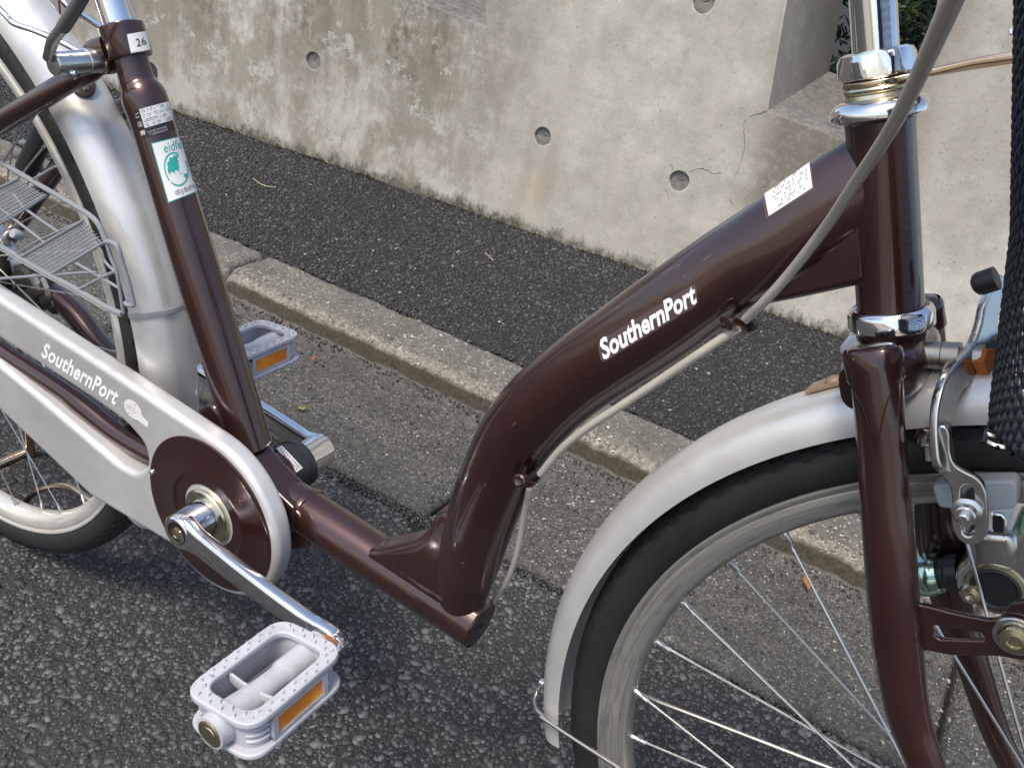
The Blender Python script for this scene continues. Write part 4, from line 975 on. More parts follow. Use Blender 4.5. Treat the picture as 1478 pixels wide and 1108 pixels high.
# steel basket strap, clamped in the headset
sx_ = S(HA+HAX*t1)
Uf = Vector((1, 0, 0)); Uf = (Uf-HAX*Uf.dot(HAX)).normalized(); Uf = SM.to_3x3()@Uf; Vs = HAX.cross(Uf)
ring_o = [(.0158*math.cos(a), .0158*math.sin(a)) for a in np.linspace(math.radians(42), math.radians(318), 26)]
strap_out = ring_o+[(.030, -.0090), (.042, -.0085), (.105, -.0085), (.105, .0085), (.042, .0085), (.030, .0090)]
def slot(c0, c1, r, n=7):
    dx, dy = c1[0]-c0[0], c1[1]-c0[1]; b = math.atan2(dy, dx)
    return [(c1[0]+r*math.cos(b+a), c1[1]+r*math.sin(b+a)) for a in np.linspace(-PI/2, PI/2, n)]+[(c0[0]+r*math.cos(b+a), c0[1]+r*math.sin(b+a)) for a in np.linspace(PI/2, 3*PI/2, n)]
strap_me = plate2d(strap_out, [circ((0, 0), .0118), slot((.034, 0), (.044, 0), .0026), slot((.058, 0), (.070, 0), .0026), slot((.084, 0), (.094, 0), .0026)], .0026, .0006)
for v in strap_me.vertices:
    x, y, z = v.co; dz = .0014*math.sin(max(0, x-.02)*60)*(1 if x > .02 else 0)+max(0, x-.02)*.02; v.co = sx_+Uf*x+Vs*y+HAX*(z+.0013+dz)
link('basket_strap', strap_me, 'gold_steel', bike)
t2 = t1+.0030
nut = []
for (r, h) in ((.0150, t2), (.0168, t2+.0010), (.0172, t2+.0022), (.0172, t2+.0085), (.0158, t2+.0112), (.0130, t2+.0122), (.0106, t2+.0122)): nut.append((r, h))
V, F = [], []; a_ax = HAX.orthogonal().normalized(); b_ax = HAX.cross(a_ax); sg = 72
for r, h in nut:
    for k in range(sg):
        q = 2*PI*k/sg+.35; hexr = .0158/math.cos(((q+PI/6) % (PI/3))-PI/6); rr = min(r, hexr) if r > .0135 else r
        V.append(HA+HAX*h+(a_ax*math.cos(q)+b_ax*math.sin(q))*rr)
F = [(i*sg+k, i*sg+(k+1) % sg, (i+1)*sg+(k+1) % sg, (i+1)*sg+k) for i in range(len(nut)-1) for k in range(sg)]
MB().add(V, F).build('lock_nut', 'chrome', hset, angle=22)
# lower race
L('crown_race', 'chrome', bike, HA, HAX, [(.0162, hB+.002), (.0180, hB+.0022), (.0196, hB+.0010), (.0204, hB-.0010), (.0204, hB-.0075), (.0190, hB-.0090), (.014, hB-.0095)], 56)

# ---- fork
def fork_leg(side):
    if side < 0: c = [((1219, 524), (1303, 524)), ((1224, 552), (1306, 552)), ((1230, 600), (1308, 600)), ((1236, 690), (1314, 690)), ((1242, 780), (1324, 780)), ((1249, 870), (1330, 870)), ((1260, 960), (1337, 955)), ((1278, 1040), (1346, 1030)), ((1306, 1108), (1366, 1100))]
    rows = []
    YL = [-.040, -.041, -.043, -.045, -.047, -.049, -.050, -.051, -.052]
    for (a, b), yl in zip(c, YL): m, r = width(a, b, yl, ats); rows.append((m.x, m.y, m.z, r))
    m = SM.inverted()@Vector(rows[-1][:3]); e = FH+Vector((-.012, -.052, .012)); k1 = m.lerp(e, .5)+Vector((-.006, 0, -.004)); rows.append((*S(k1)[:], .0085)); rows.append((*S(e)[:], .0072))
    return rows
rows = fork_leg(-1)
def mirror(rows):
    out = []
    for q in rows:
        p = SM.inverted()@Vector(q[:3]); p.y = -p.y; out.append((*S(p)[:], q[3]))
    return out
MIDDLE = []
for nm, rr in (('near', rows), ('far', mirror(rows))):
    R = cr(rr, 7); P = [Vector(q[:3]) for q in R]; t_ = (P[0]-P[3]).normalized(); rad = [(q[3]*.80, q[3]*.96) for q in R]
    P = [P[0]+t_*.0085, P[0]+t_*.0078, P[0]+t_*.005]+P; rad = [(.0062, .0088), (.0082, .0108), (.0100, .0126)]+rad
    leg = part('fork_leg', 'brown_paint', P, rad, seg=32, angle=60)
    # lug sleeve with a pointed lower edge
    sg, rr_n = 48, 14; V = []; F = []
    base = Vector((0, 1, 0))
    for j in range(rr_n+1):
        for k in range(sg):
            q = 2*PI*k/sg; lim = 9.5+11.5*max(0, 1-abs(((q/PI) % 1.)-(.5 if False else 0.) if ((q/PI) % 1.) < .5 else 1-((q/PI) % 1.))*3.4)
            x = 1.2+(lim-1.2)*j/rr_n; i0 = int(x); fr = x-i0; p = P[i0].lerp(P[i0+1], fr); t = (P[i0+1]-P[max(0, i0-1)]).normalized()
            ra = rad[i0][0]*(1-fr)+rad[i0+1][0]*fr+.0013*(1 if j < rr_n else .0); rb = rad[i0][1]*(1-fr)+rad[i0+1][1]*fr+.0013*(1 if j < rr_n else .0)
            a = (base-t*base.dot(t)).normalized(); b = t.cross(a); V.append(p+a*math.cos(q)*ra+b*math.sin(q)*rb)
    for j in range(rr_n):
        for k in range(sg): F.append((j*sg+k, j*sg+(k+1) % sg, (j+1)*sg+(k+1) % sg, (j+1)*sg+k))
    MB().add(V, F).build('fork_lug', 'brown_paint', leg, angle=60)
r0 = Vector(rows[0][:3]); r0m = SM.inverted()@r0
zr = .8+(hB-.0095)*math.sin(HTH); xr = .35475-(hB-.0215)*math.cos(HTH)
xc, zc = r0m.x+.001, r0m.z-.010
crn = [S((xc, -.040, zc-.004)), S(((xc+xr)/2, -.028, (zc-.004+zr-.0145)/2)), S((xr+.002, -.016, zr-.0145)), S((xr+.002, 0, zr-.0145)), S((xr+.002, .016, zr-.0145)), S(((xc+xr)/2, .028, (zc-.004+zr-.0145)/2)), S((xc, .040, zc-.004))]

crown = part('fork_crown', 'brown_paint', [Vector(q) for q in cr(crn, 6)], [(.0120+.0020*math.sin(PI*k/36), .0122+.0070*math.sin(PI*k/36)) for k in range(37)], seg=28, ref=HAX, power=3.2)
L('crown_boss', 'brown_paint', crown, HA, HAX, [(.0150, hB-.026), (.0165, hB-.015), (.0175, hB-.0092), (.012, hB-.0092)], 36)
L('lamp_stud', 'white_print', crown, ats(1232, 502, .045), S((-1, 0, .25))-S((0, 0, 0)), [(.0062, -.014), (.0062, .004), (.0045, .006), (0, .006)], 20)

# ---- front brake calliper
piv = ats(1412, 520, -.004); bmid = ats(1348, 600, -.043); pad = ats(1396, 740, -.0365)
Yv = Vector(SN); Zv = (pad-piv).normalized(); Yb = (bmid-piv); Yb = -(Yb-Zv*Yb.dot(Zv)).normalized(); Xn = Yb.cross(Zv).normalized()
def atb(u, v): q = onplane(u, v, np.array(piv[:]), np.array(Xn[:])); return ((q-piv).dot(Yb), (q-piv).dot(Zv))
armo = [(1438, 396), (1426, 418), (1416, 440), (1411, 465), (1404, 486), (1396, 502), (1378, 522), (1360, 546), (1350, 575), (1346, 612), (1347, 650), (1352, 676), (1372, 684), (1374, 660), (1368, 620), (1371, 590), (1381, 568), (1398, 551), (1416, 540), (1438, 528), (1444, 505), (1436, 487), (1434, 466), (1440, 440), (1452, 412)]
brk = plate_frame('brake_arm', 'satin_chrome', bike, smoothloop([atb(*q) for q in armo], 3), piv+Xn*0, Yb, Zv, .0046, .0012, [])
bot_ = [(1347, 618), (1348, 652), (1352, 674), (1362, 690), (1371, 706), (1374, 730), (1373, 757), (1379, 773), (1391, 784), (1405, 787), (1418, 780), (1425, 765), (1425, 727), (1422, 706), (1412, 691), (1394, 681), (1379, 671), (1371, 652), (1368, 618)]
jq = atb(1360, 664); jp = SM.inverted()@(piv+Yb*jq[0]+Zv*jq[1]); YP = jp.y
def plate_s(name, mat, parent, px, holes, Yc, depth, bevel=.001, rnd=.002, sm=0):
    O = ats(*px[0], Yc); U = (SM.to_3x3()@Vector((1, 0, 0))); Vv = Vector(SN).cross(U)*-1
    def pl(u, v): q = ats(u, v, Yc)-O; return (q.dot(U), q.dot(Vv))
    P = [pl(*q) for q in px]; P = smoothloop(P, sm) if sm else (fillet(P, rnd) if rnd else P)
    return plate_frame(name, mat, parent, P, O+Vector(SN)*depth/2, U, Vv, depth, bevel, [fillet([pl(*q) for q in h], .0015) for h in holes])
sl_ = [(1396+9*math.cos(a), 709+9*math.sin(a)) for a in np.linspace(PI, 2*PI, 7)]+[(1398+9*math.cos(a), 765+9*math.sin(a)) for a in np.linspace(0, PI, 7)]
shoe = plate_s('shoe_plate', 'satin_chrome', brk, bot_, [sl_], YP, .0038, .0010, sm=3)
SW = 1 if Xn.dot(Vector(CAM)-piv) > 0 else -1; Xc = Xn*SW      # towards the camera
bo = ats(1396, 737, YP-.001)
L('brake_bolt', 'zinc', brk, bo, Yv*-1, [(.0062, -.001), (.0068, .0004), (.0068, .0012), (.0055, .0020), (.0050, .0022), (.0048, .0056), (.0040, .0062), (.0026, .0062), (.0026, .0086), (.0018, .0092), (0, .0092)], 6*5, angle=20)
L('pivot_nut', 'rust_metal', brk, piv+Yv*-.002, Xn*(-1 if Xn.x < 0 else 1), [(.0, .007), (.0065, .007), (.007, .005), (.007, .002)], 6)
L('pad_stud', 'zinc', brk, ats(1396, 737, YP+.001), Yv, [(0, 0), (.0050, 0), (.0050, -YP-.030), (0, -YP-.030)], 14)
fx = Vector((S((1, 0, 0))-S((0, 0, 0))))
c0 = ats(1328, 512, -.006)
pb = L('pivot_bolt', 'tan_zinc', bike, c0, (ats(1396, 516, -.006)-c0), [(.0068, 0), (.0068, .010), (.0072, .0105), (.0072, .018), (.0050, .0182), (.0050, .022), (.0066, .0222), (.0066, .028), (.004, .028)], 28)
L('arm_cap', 'black_plastic', brk, ats(1406, 412, -.005), (ats(1430, 404, -.005)-ats(1406, 412, -.005)), [(0, -.001), (.003, -.0005), (.0050, .001), (.0056, .003), (.0056, .010), (0, .010)], 20)
T('return_spring', 'gold_steel', brk, [Vector(q) for q in cr([ats(1378, 520, -.020), ats(1366, 528, -.024), ats(1356, 560, -.030), ats(1348, 600, -.036), ats(1343, 622, -.036)], 6)], .0010, seg=8)
L('cable_anchor', 'chrome', brk, ats(1336, 632, -.040), (ats(1350, 634, -.036)-ats(1336, 632, -.040)), [(0, -.0035), (.0040, -.003), (.0042, 0), (.0042, .002), (.0034, .003), (.0034, .009)], 18)
L('cable_end', 'aluminium', brk, ats(1340, 655, -.040), HAX, [(0, -.003), (.0015, -.003), (.0015, .012)], 8)
po = xz([(1344, 700), (1372, 697), (1430, 693), (1462, 694), (1467, 700), (1467, 734), (1430, 738), (1354, 733), (1347, 722)], -.0235, ats)
pdl = plate_xz('brake_pad', 'pad_rubber', bike, fillet(po, .002), (), -.0042, .0042, .0012, fn=lambda q: Vector((q.x, 0, q.z)))
def settle(ob, Yc):                                              # place an x-z plate onto the steered plane at depth Yc
    me = ob.data; return ob
bpy.data.objects.remove(pdl)
def plate_s(name, mat, parent, px, holes, Yc, depth, bevel=.001, rnd=.002):
    O = ats(*px[0], Yc); U = (SM.to_3x3()@Vector((1, 0, 0))); Vv = Vector(SN).cross(U)*-1
    def pl(u, v): q = ats(u, v, Yc)-O; return (q.dot(U), q.dot(Vv))
    P = [pl(*q) for q in px]; P = fillet(P, rnd) if rnd else P
    return plate_frame(name, mat, parent, P, O+Vector(SN)*depth/2, U, Vv, depth, bevel, [fillet([pl(*q) for q in h], .0015) for h in holes])
plate_s('brake_pad', 'pad_rubber', bike, [(1344, 700), (1400, 695), (1462, 694), (1468, 702), (1467, 734), (1425, 738), (1354, 733)], [], -.0265, .011, .0014, .003)
# bracket carrying the lamp, on the near fork leg
bk = plate_s('lamp_bracket', 'brown_paint', bike, [(1318, 872), (1334, 874), (1380, 886), (1432, 896), (1448, 890), (1458, 872), (1500, 862), (1520, 960), (1440, 947), (1370, 946), (1335, 938), (1322, 948)], [[(1346, 902), (1418, 914), (1423, 925), (1356, 923), (1348, 917)]], -.048, .0035, .0009, .004)
L('bracket_washer', 'zinc', bk, ats(1466, 918, -.0500), Yv*-1, [(.0100, -.001), (.0100, .0004), (.0095, .0010), (.006, .0012)], 32)
L('bracket_bolt', 'brass_zinc', bk, ats(1466, 920, -.0512), Yv*-1, [(.0078, -.001), (.0078, .0015), (.0066, .0034), (.0035, .0042), (.003, .0030), (0, .0030)], 24)
# lamp and dynamo on the far side of the wheel
def boxs(name, mat, px, Yc, depth, bevel=.003, rnd=.004, parent=bike): return plate_s(name, mat, parent, px, [], Yc, depth, bevel, rnd)
lamp = boxs('lamp_housing', 'satin_chrome', [(1392, 775), (1405, 766), (1462, 770), (1470, 800), (1462, 826), (1460, 860), (1445, 878), (1420, 874), (1388, 866), (1376, 850), (1378, 822), (1395, 810)], .018, .055, .005, .005)
L('lamp_socket', 'black_plastic', lamp, ats(1437, 850, .0175), Yv*-1, [(.0125, -.001), (.0125, .001), (.0115, .0016), (.0105, .0010), (.0100, .0004), (0, .0004)], 28)
L('socket_ring', 'brass_zinc', lamp, ats(1437, 850, .0178), Yv*-1, [(.0150, -.002), (.0150, .0006), (.0128, .0010), (.0125, -.001)], 32)
L('housing_screw', 'brass_zinc', lamp, ats(1402, 856, .0175), Yv*-1, [(.0062, -.001), (.0062, .0010), (.0048, .0030), (.0025, .0036), (0, .0024)], 20)
L('dynamo_cap', 'green_zinc', bike, ats(1316, 829, .030), ats(1352, 827, .030)-ats(1316, 829, .030), [(.011, 0), (.0125, .004), (.0130, .012), (.0118, .014), (.0110, .0165), (.009, .017)], 30)
L('dynamo_neck', 'black_plastic', bike, ats(1350, 827, .030), ats(1382, 826, .030)-ats(1350, 827, .030), [(.0085, 0), (.0088, .006), (.0105, .008), (.0105, .014)], 24)
boxs('lamp_clip', 'black_plastic', [(1432, 742), (1448, 744), (1450, 768), (1432, 766)], .02, .004, .0008, .002)
T('clip_wire', 'chrome', bike, [ats(1431, 741, .016), ats(1446, 743, .016), ats(1451, 750, .016), ats(1451, 768, .016)], .0008, seg=8)
boxs('lamp_lens', 'green_plastic', [(1474, 748), (1500, 735), (1510, 775), (1468, 776)], .03, .03, .003, .004)
T('lamp_wire', 'black_plastic', bike, [Vector(q) for q in cr([ats(1322, 700, .03), ats(1324, 760, .03), ats(1330, 800, .032), ats(1352, 806, .03)], 5)], .0012, seg=8)

# ---- cable
cab = [(1392, -40, -.235), (1372, 6, -.215), (1352, 52, -.195), (1318, 126, -.155), (1284, 190, -.118), (1240, 256, -.080), (1196, 322, -.052), (1150, 382, -.034), (1110, 428, -.024), (1076, 461, -.014)]
T('brake_cable', 'cable_vinyl', bike, [Vector(q) for q in cr([at(*q) for q in cab], 8)], .0026, seg=16)
cab2 = [(1068, 472, -.016), (1052, 482, -.018), (999, 517, -.020), (929, 564, -.020), (886, 592, -.020), (851, 615, -.019), (812, 646, -.017), (780, 684, -.014)]
T('brake_cable', 'cable_vinyl', bike, [Vector(q) for q in cr([at(*q) for q in cab2], 6)], .0026, seg=14)
cab3 = [(764, 704, -.010), (757, 740, -.006), (750, 780, -.002), (742, 812, .002), (730, 842, .008), (716, 862, .016), (700, 880, .02)]
T('brake_cable', 'cable_vinyl', bike, [Vector(q) for q in cr([at(*q) for q in cab3], 6)], .0022, seg=14)
def clip(u, v, du, dv, tip):
    q = at(u, v, -.012); k = T('cable_clip', 'brown_paint', bike, [Vector(x) for x in cr([at(u-du, v-dv, -.020), at(u-du*.4, v-dv*.3, -.023), at(u, v, -.020), at(u+tip[0], v+tip[1], -.012), at(u+tip[0]*.8, v+tip[1]*.8, -.002)], 5)], [(.0010, .0034)]*21, seg=10, power=4, ref=(0, 1, 0)); return k
clip(1062, 468, 20, 2, (14, 8)); clip(768, 700, 18, 7, (8, -8))
L('clip_rivet', 'brown_paint', bike, at(750, 693, -.024), (0, -1, .3), [(.0044, -.002), (.0044, .0006), (.003, .0014), (.002, .0008), (0, .0008)], 18)
T('clip_liner', 'black_plastic', bike, [at(766, 690, -.012), at(780, 680, -.012)], .0032, seg=12)
T('clip_liner', 'black_plastic', bike, [at(1080, 470, -.010), at(1086, 468, -.006)], .0036, seg=12)

# ---- basket: woven plastic
def basket():
    bk_ = empty('basket'); bk_.parent = bike
    # rear-right edge measured; sides run forward (x) and inward (y)
    def sec(z):                                                  # half depth, rear x, half width at height z
        t = (z-.655)/.16; x0 = .4790-.30*(z-.655)-.10*max(0, z-.655-.07); return x0, .128+.020*t
    zs = np.linspace(.632, .92, 42); body = MB()
    def pt(s_, z, off=0.):
        x0, hw = sec(z); rr = .034; Lx = .30
        # s_ metres round the plan starting on the rear centre going to the near side then forward
        a = hw-rr
        shrink = 0. if z > .655 else -(.655-z)*1.5
        hw += shrink; a += shrink; x0 -= shrink*.6
        if s_ < a: return Vector((x0-off, -s_, z))
        s2 = s_-a
        if s2 < rr*PI/2:
            q = s2/rr; return Vector((x0+rr-(rr+off)*math.cos(q), -a-(rr+off)*math.sin(q), z))
        return Vector((x0+rr+(s2-rr*PI/2), -a-rr-off, z))
    sV = np.arange(.0, .24, .0021)
    for i, s_ in enumerate(sV):                                  # uprights: two-ply twisted strands
        zz_ = np.linspace(.650, .84, 220); P = [pt(s_, z, .0004*math.sin(z*760+i*PI*.66)) for z in zz_]
        body.add(*tube(P, [(.0005+.0003*math.sin(z*760+i*PI*.66), .0008+.00035*math.sin(z*760+i*PI*.66)) for z in zz_], seg=5, cap=False))
    for j, z in enumerate(np.arange(.650, .84, .0041)):
        P = [pt(s_, z+.0010*math.sin(s_*PI/.0063+j), .0003*math.sin(s_*PI/.0021+j*PI)-.0006) for s_ in np.arange(0, .24, .0015)]
        body.add(*tube(P, [(.0004, .0007)]*len(P), seg=4, cap=False))
    tag(body.build('weave', 'basket_plastic', bk_), kind='stuff')
    # bottom edge strand and rim
    T('basket_edge', 'basket_plastic', bk_, [pt(s_, .650, 0) for s_ in np.arange(0, .24, .01)], .0034, seg=10)
    for (u, v) in ((1461, 46), (1474, 44)): L('basket_screw', 'chrome', bk_, at(u, v, -.11), (0, -1, .2), [(.0009, -.002), (.0011, .0006), (.0008, .001), (0, .001)], 12)
    # bottom weave
    bm_ = MB()
    for k, y in enumerate(np.arange(-.115, .12, .005)): bm_.add(*tube([Vector((x, y, .652+.0006*math.sin(x*400+k*PI))) for x in np.arange(.48, .70, .0035)], .0009, seg=4, cap=False))
    for k, x in enumerate(np.arange(.48, .70, .005)): bm_.add(*tube([Vector((x, y, .652-.0006*math.sin(y*400+k*PI))) for y in np.arange(-.118, .12, .0035)], .0009, seg=4, cap=False))
    tag(bm_.build('bottom_weave', 'basket_plastic', bk_), kind='stuff')
basket()

# ---- rear: dress guard, hub cluster, stand
YG = -.041
g = empty('dress_guard'); g.parent = bike
def gb(pts, r=.0013, nm='guard_bar', n=5, Y=YG, mat='guard_plastic'): return T(nm, mat, g, [Vector(q) for q in cr([at(u, v, Y) for u, v in pts], n)], r, seg=8)
gb([(-60, 202), (0, 234), (60, 269), (100, 292), (128, 310), (142, 324), (152, 346)], .0022)
gb([(152, 348), (168, 354), (176, 380), (186, 412), (193, 441)], .0022, n=3); gb([(193, 441), (184, 440), (180, 436)], .0018, n=3)
gb([(-60, 322), (0, 355), (60, 390), (115, 420), (150, 441), (176, 453)], .0024)
gb([(-60, 327), (0, 360), (60, 395), (115, 425), (150, 446), (176, 457)], .0006, mat='chrome', Y=YG-.002)
gb([(154, 352), (160, 372), (168, 392), (174, 425), (178, 452)], .0015); gb([(138, 350), (146, 362), (152, 378), (168, 394)], .0012)
def meshpanel(a, b, c, d, nu, nv):                               # corners in photo order
    A, B, C_, D = [at(*q, YG) for q in (a, b, c, d)]; mb = MB()
    T('panel_edge', 'guard_plastic', g, [A, B], .0014, seg=8); T('panel_edge', 'guard_plastic', g, [D, C_], .0014, seg=8)
    for i in range(1, nv): t = i/nv; mb.add(*tube([A.lerp(D, t), B.lerp(C_, t)], (.0006), seg=5))
    for i in range(1, nu): t = i/nu; mb.add(*tube([A.lerp(B, t), D.lerp(C_, t)], .00065, seg=5))
    o = mb.build('mesh_panel', 'guard_plastic', g); return o
meshpanel((30, 371), (121, 318), (150, 350), (73, 396), 28, 8); meshpanel((-62, 302), (27, 258), (66, 281), (-22, 333), 28, 8)
gb([(-40, 344), (20, 312), (66, 283)]); gb([(-20, 285), (20, 316), (66, 351)], .0012); gb([(20, 280), (39, 303), (86, 336)], .0012); gb([(12, 375), (50, 350), (116, 320)], .0010); gb([(112, 419), (140, 404), (165, 392)], .0014)
gb([(110, 380), (140, 397), (172, 416)], .0013); gb([(78, 397), (110, 394), (140, 393)], .0011); gb([(-40, 405), (0, 402), (66, 397)], .0013); gb([(38, 265), (80, 240)], .0011); gb([(5, 232), (30, 196), (52, 164)], .0010)
# strap clip round the mudguard
a = math.radians(3.0); q_ = at(180, 456, -.03); aa = math.atan2(q_.z-RH.z, q_.x-RH.x)
pr = []
for k in range(15):
    qq = math.radians(-92+184*k/14); pr.append((.342+.0265*math.cos(qq), .0272*math.sin(qq)))
P = [Vector((RH.x+r*math.cos(aa), y, RH.z+r*math.sin(aa))) for r, y in pr]; T('guard_strap', 'guard_plastic', g, P, [(.0008, .0026)]*len(P), seg=8, ref=(math.cos(aa), 0, math.sin(aa)), power=4)
# brake drum and sprocket side
drum = L('brake_drum', 'grease', bike, RH+Vector((0, .030, 0)), (0, 1, 0), [(0, 0), (.040, 0), (.046, .004), (.046, .020), (.040, .024), (0, .024)], 40)
T('brake_band', 'zinc', drum, [RH+Vector((.05*math.cos(t), .045, .05*math.sin(t))) for t in np.linspace(-1.2, 2.4, 30)], [(.006, .0012)]*30, seg=8, power=4)
T('drum_lever', 'aluminium', drum, [at(-6, 322, .06), at(10, 350, .06), at(28, 372, .058)], [(.0030, .0085), (.0030, .0075), (.003, .005)], seg=12, power=3)
L('lever_nut', 'pad_rubber', drum, at(24, 338, .05), (.2, -1, .4), [(0, .006), (.004, .006), (.0056, .003), (.0056, -.006)], 14)
L('sprocket', 'grease', bike, RH+Vector((0, -.036, 0)), (0, -1, 0), [(0, 0), (.030, 0), (.031, .0015), (.030, .003), (0, .003)], 40)
kn = MB(); rs = random.Random(2)
for (u, v, r) in ((62, 412, .014), (40, 400, .013), (78, 430, .012), (88, 442, .009), (50, 428, .016), (22, 402, .018)): 
    kn.add(*lathe(at(u, v, .05), (rs.uniform(-.3, .3), -1, .3), [(0, .012), (r*.7, .012), (r, .008), (r, -.01)], 14))
kn.build('stand_pivot', 'grease', bike)
T('stand_link', 'aluminium', bike, [at(46, 398, .04), at(52, 408, .04), at(56, 420, .042)], [(.0025, .006)]*3, seg=10, power=3); T('stand_link', 'aluminium', bike, [at(60, 402, .045), at(68, 418, .045), at(72, 430, .045)], [(.0025, .004)]*3, seg=10, power=3)
# parking stand loop touching the ground behind the wheel
T('parking_stand', 'gold_steel', bike, [Vector(q) for q in cr([RH+Vector((-.01, -.066, -.01)), Vector((-.52, -.10, .02)), Vector((-.53, -.095, .006)), Vector((-.53, 0, .006)), Vector((-.53, .10, .006)), Vector((-.52, .10, .02)), RH+Vector((-.01, .066, -.01))], 8)], .006, seg=14)
T('parking_stand', 'gold_steel', bike, [Vector(q) for q in cr([at(30, 735, .03), at(44, 716, .03), at(60, 706, .03), at(84, 700, .03), at(104, 703, .03), at(118, 712, .03), at(132, 722, .03)], 5)], .0036, seg=12)
# ring lock hanging on the far stay
lk = T('ring_lock', 'black_plastic', bike, [Vector(q) for q in cr([at(66, 188, .06), at(54, 212, .06), at(42, 236, .06), at(36, 250, .06)], 5)], [.011]*13+[.0105, .009, .006], seg=18)
T('lock_wire', 'guard_plastic', lk, [Vector(q) for q in cr([at(30, 206, .07), at(44, 206, .07), at(54, 196, .07), at(60, 184, .07)], 5)], .0030, seg=10)
T('lock_wire', 'guard_plastic', lk, [Vector(q) for q in cr([at(62, 218, .07), at(56, 232, .07), at(66, 256, .07), at(80, 278, .07)], 5)], .0030, seg=10)

# ---- decals and stickers (flat print pressed onto the real surfaces)
bvm = bvh_of([main]); bvs = bvh_of([seat_tube]); bvc = bvh_of([case]); bvk = bvh_of([clamp]); bvb = bvh_of([bc])
FS = dict(bold=.030, shear=.22, spacing=1.02)
fl_ = [(x, y) for x, y in fillet([(0, 0), (1, 0), (1, .20), (0, .20)], .06, 5)]
decal('name_decal', 'label_grey', main, polymesh([fl_]), ((868, 525), (1008, 440), (1004, 408), (862, 494)), bvm, .00012)
decal('name_lettering', 'white_print', main, text_mesh('SouthernPort', 1, .032, .18, 1.0), ((872, 520), (1008, 436), (1000, 408), (862, 492)), bvm, .0003)
decal('name_lettering', 'white_print', case, text_mesh('SouthernPort', 1, .030, .0, 1.05), ((59, 514), (166, 585), (175, 563), (66, 494)), bvc, .0003)
# emblem on the case: pale round crest with strokes
E = [[(math.cos(2*PI*k/30)*.5, math.sin(2*PI*k/30)*.62) for k in range(30)]]
decal('crest', 'label_white', case, polymesh(E), ((176, 590), (202, 612), (208, 592), (184, 570)), bvc, .0003)
decal('crest_scroll', 'label_white', case, polymesh([[(0, 0), (1, .1), (1, .8), (.2, 1)]]), ((196, 604), (213, 618), (216, 608), (202, 596)), bvc, .00035)
cs_ = []
rs = random.Random(8)
for k in range(16):
    a, r = rs.uniform(0, 2*PI), rs.uniform(.05, .42); x, y = r*math.cos(a), r*math.sin(a)*1.2; l, t = rs.uniform(.06, .16), rs.uniform(.02, .04); b = rs.uniform(0, PI)
    dx, dy = math.cos(b), math.sin(b); cs_.append([(x-dx*l-dy*t, y-dy*l+dx*t), (x-dx*l+dy*t, y-dy*l-dx*t), (x+dx*l+dy*t, y+dy*l-dx*t), (x+dx*l-dy*t, y+dy*l+dx*t)])
decal('crest_lines', 'print_cream', case, polymesh(cs_), ((179, 591), (202, 608), (205, 592), (185, 573)), bvc, .0005)
# seat tube stickers
decal('black_label', 'label_black', seat_tube, rectmesh(), ((205, 201), (256, 187), (243, 146), (194, 160)), bvs, .00015)
decal('white_label', 'label_white', seat_tube, rectmesh(), ((209, 185), (254, 172), (245, 146), (201, 158)), bvs, .0003)
def fakelines(n, seed, dens=.8, lo=.05, hi=.95):
    rs = random.Random(seed); out = []
    for i in range(n):
        y = 1-(i+.5)/n; x = lo
        while x < hi:
            w_ = .045
            if rs.random() < dens:
                h = .28/n
                for (a, b, c, d) in ((0, -h, w_*.8, -h*.6), (0, h*.5, w_*.8, h), (w_*.3, -h, w_*.48, h)):
                    if rs.random() < .8: out.append([(x+a, y+b), (x+c, y+b), (x+c, y+d), (x+a, y+d)])
            x += w_
    out.append([(0, 0), (.001, 0), (.001, .001)]); out.append([(1, 1), (.999, 1), (.999, .999)]); return polymesh(out)
decal('label_print', 'print_grey', seat_tube, fakelines(4, 3), ((209, 185), (254, 172), (245, 146), (201, 158)), bvs, .00045)
decal('label_print', 'print_cream', seat_tube, fakelines(2, 4, .9, .0, .9), ((216, 197), (246, 188), (243, 180), (213, 189)), bvs, .00035)
decal('label_print', 'print_cream', seat_tube, text_mesh('ご', 1, .02), ((197, 171), (203, 169), (200, 162), (195, 164)), bvs, .00035)
decal('label_print', 'print_cream', seat_tube, text_mesh('注', 1, .02), ((200, 184), (207, 182), (204, 174), (198, 176)), bvs, .00035)
decal('label_print', 'print_cream', seat_tube, text_mesh('意', 1, .03), ((204, 197), (212, 195), (209, 187), (202, 189)), bvs, .00035)
QG = ((243, 293), (284, 277), (261, 196), (218, 207))
decal('eco_sticker', 'print_teal', seat_tube, rectmesh(), QG, bvs, .00035)
def sub(x0, y0, x1, y1):
    bl, br_, tr, tl = [np.array(q, float) for q in QG]; f = lambda a, b: tuple((bl*(1-a)+br_*a)*(1-b)+(tl*(1-a)+tr*a)*b); return (f(x0, y0), f(x1, y0), f(x1, y1), f(x0, y1))
decal('eco_sticker', 'label_white', seat_tube, rectmesh(), sub(.03, .015, .995, .985), bvs, .0005)
rg = []
for k in range(40):
    a0, a1 = math.radians(60+k*8), math.radians(68+k*8); w0 = .05
    if k in (19,): continue
    rg.append([(math.cos(a0), math.sin(a0)), (math.cos(a1), math.sin(a1)), (math.cos(a1)*.90, math.sin(a1)*.90), (math.cos(a0)*.90, math.sin(a0)*.90)])
decal('globe_ring', 'print_teal', seat_tube, polymesh(rg), sub(.17, .19, .93, .77), bvs, .0007)
asia = [(-.62, .05), (-.55, .35), (-.35, .45), (-.30, .62), (-.05, .55), (.05, .68), (.28, .62), (.42, .70), (.36, .50), (.22, .42), (.30, .25), (.20, .05), (.26, -.08), (.12, -.20), (.16, -.36), (.04, -.28), (-.06, -.18), (-.18, -.22), (-.22, -.42), (-.34, -.24), (-.50, -.22), (-.60, -.40), (-.70, -.12)]
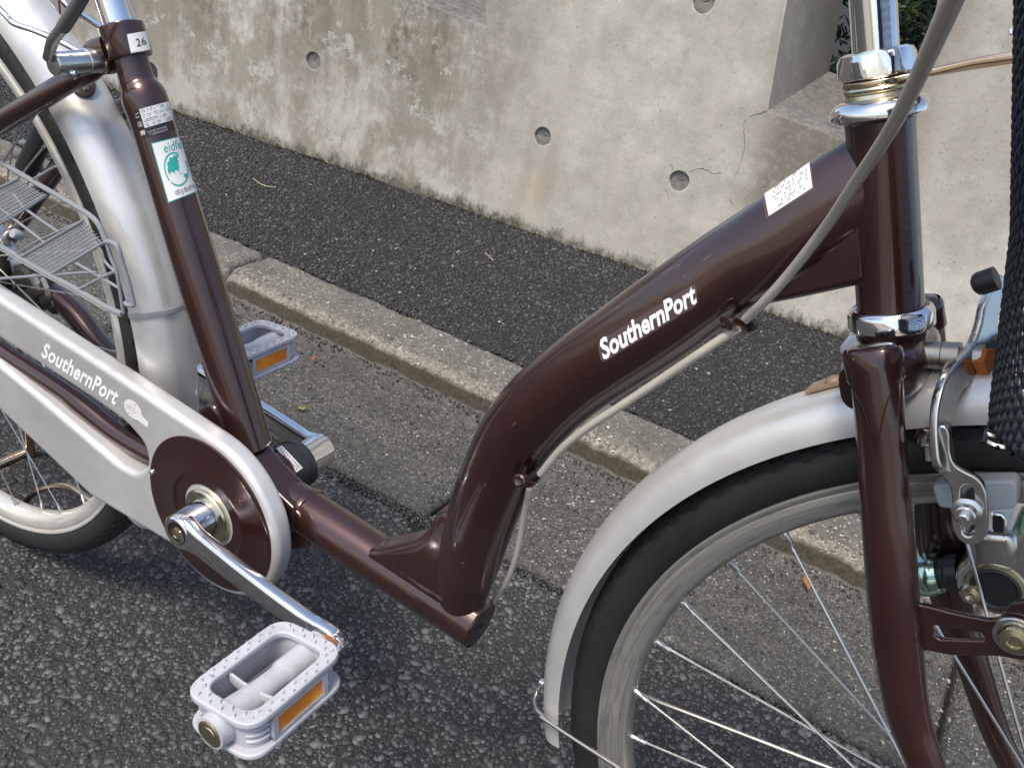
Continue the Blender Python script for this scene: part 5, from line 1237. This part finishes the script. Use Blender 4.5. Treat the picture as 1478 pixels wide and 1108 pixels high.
aus = [(.36, -.62), (.48, -.56), (.60, -.60), (.66, -.72), (.52, -.80), (.38, -.76)]; isl = [[(.12, -.46), (.20, -.44), (.22, -.50), (.14, -.52)], [(.28, -.46), (.36, -.44), (.36, -.48), (.29, -.50)]]
decal('globe_map', 'print_teal', seat_tube, polymesh([asia, aus]+isl), sub(.26, .30, .84, .72), bvs, .0007)
decal('sticker_print', 'print_teal', seat_tube, text_mesh('eidfe', 1, .0, .1, 1.), sub(.34, .79, .92, .95), bvs, .0007)
decal('sticker_print', 'print_grey', seat_tube, text_mesh('®JBPI', 1, .0, 0., 1.), sub(.30, .04, .95, .15), bvs, .0007)
rs = random.Random(12)
for (u0, v0, l, a) in ((962, 392, 26, -33), (978, 384, 12, -33), (988, 398, 8, 60), (892, 444, 10, -30), (700, 700, 10, -70), (668, 812, 6, 10), (742, 612, 8, -50), (1020, 372, 16, -34), (905, 560, 7, -30)):
    c_, s_ = math.cos(math.radians(a)), math.sin(math.radians(a)); t_ = .55; q = [(u0-c_*l/2-s_*t_*-1, v0-s_*l/2+c_*t_), (u0+c_*l/2+s_*t_*-1*-1*-1, v0+s_*l/2+c_*t_), (u0+c_*l/2+s_*t_, v0+s_*l/2-c_*t_), (u0-c_*l/2+s_*t_, v0-s_*l/2-c_*t_)]
    decal('paint_scuff', 'scuff', main, polymesh([[(0, .4), (.3, 0), (.8, .1), (1, .5), (.7, 1), (.2, .8)]]), q, bvm, .00008)
# 26 on the clamp
decal('size_label', 'label_white', clamp, rectmesh(), ((189, 77), (217, 72), (211, 45), (183, 50)), bvk, .0003)
decal('size_number', 'label_black', clamp, text_mesh('26', 1, .0, 0., 1.05), ((197.5, 68), (211, 64), (208, 54), (195, 57)), bvk, .00055)
# label near the head end of the main tube
decal('clear_label', 'label_grey', main, rectmesh(), ((1106, 316), (1177, 274), (1170, 230), (1099, 279)), bvm, .00015)
decal('warning_label', 'label_white', main, rectmesh(), ((1110, 312), (1173, 271), (1168, 231), (1103, 277)), bvm, .0003)
decal('label_print', 'print_grey', main, fakelines(6, 6, .5, .12), ((1112, 308), (1170, 271), (1166, 236), (1106, 278)), bvm, .0005)
decal('strip_label', 'label_white', bc, rectmesh(), ((399, 647), (427, 682), (437, 675), (407, 643)), bvb, .0003)
decal('label_print', 'print_grey', bc, fakelines(1, 9, .95, .05), ((401, 647), (428, 680), (436, 674), (407, 644)), bvb, .0005)
decal('foot_label', 'label_white', seat_tube, polymesh([[(0, 0), (1, 0), (.8, 1), (.0, .8)]]), ((389, 642), (396, 660), (392, 634), (380, 644)), bvs, .0004)
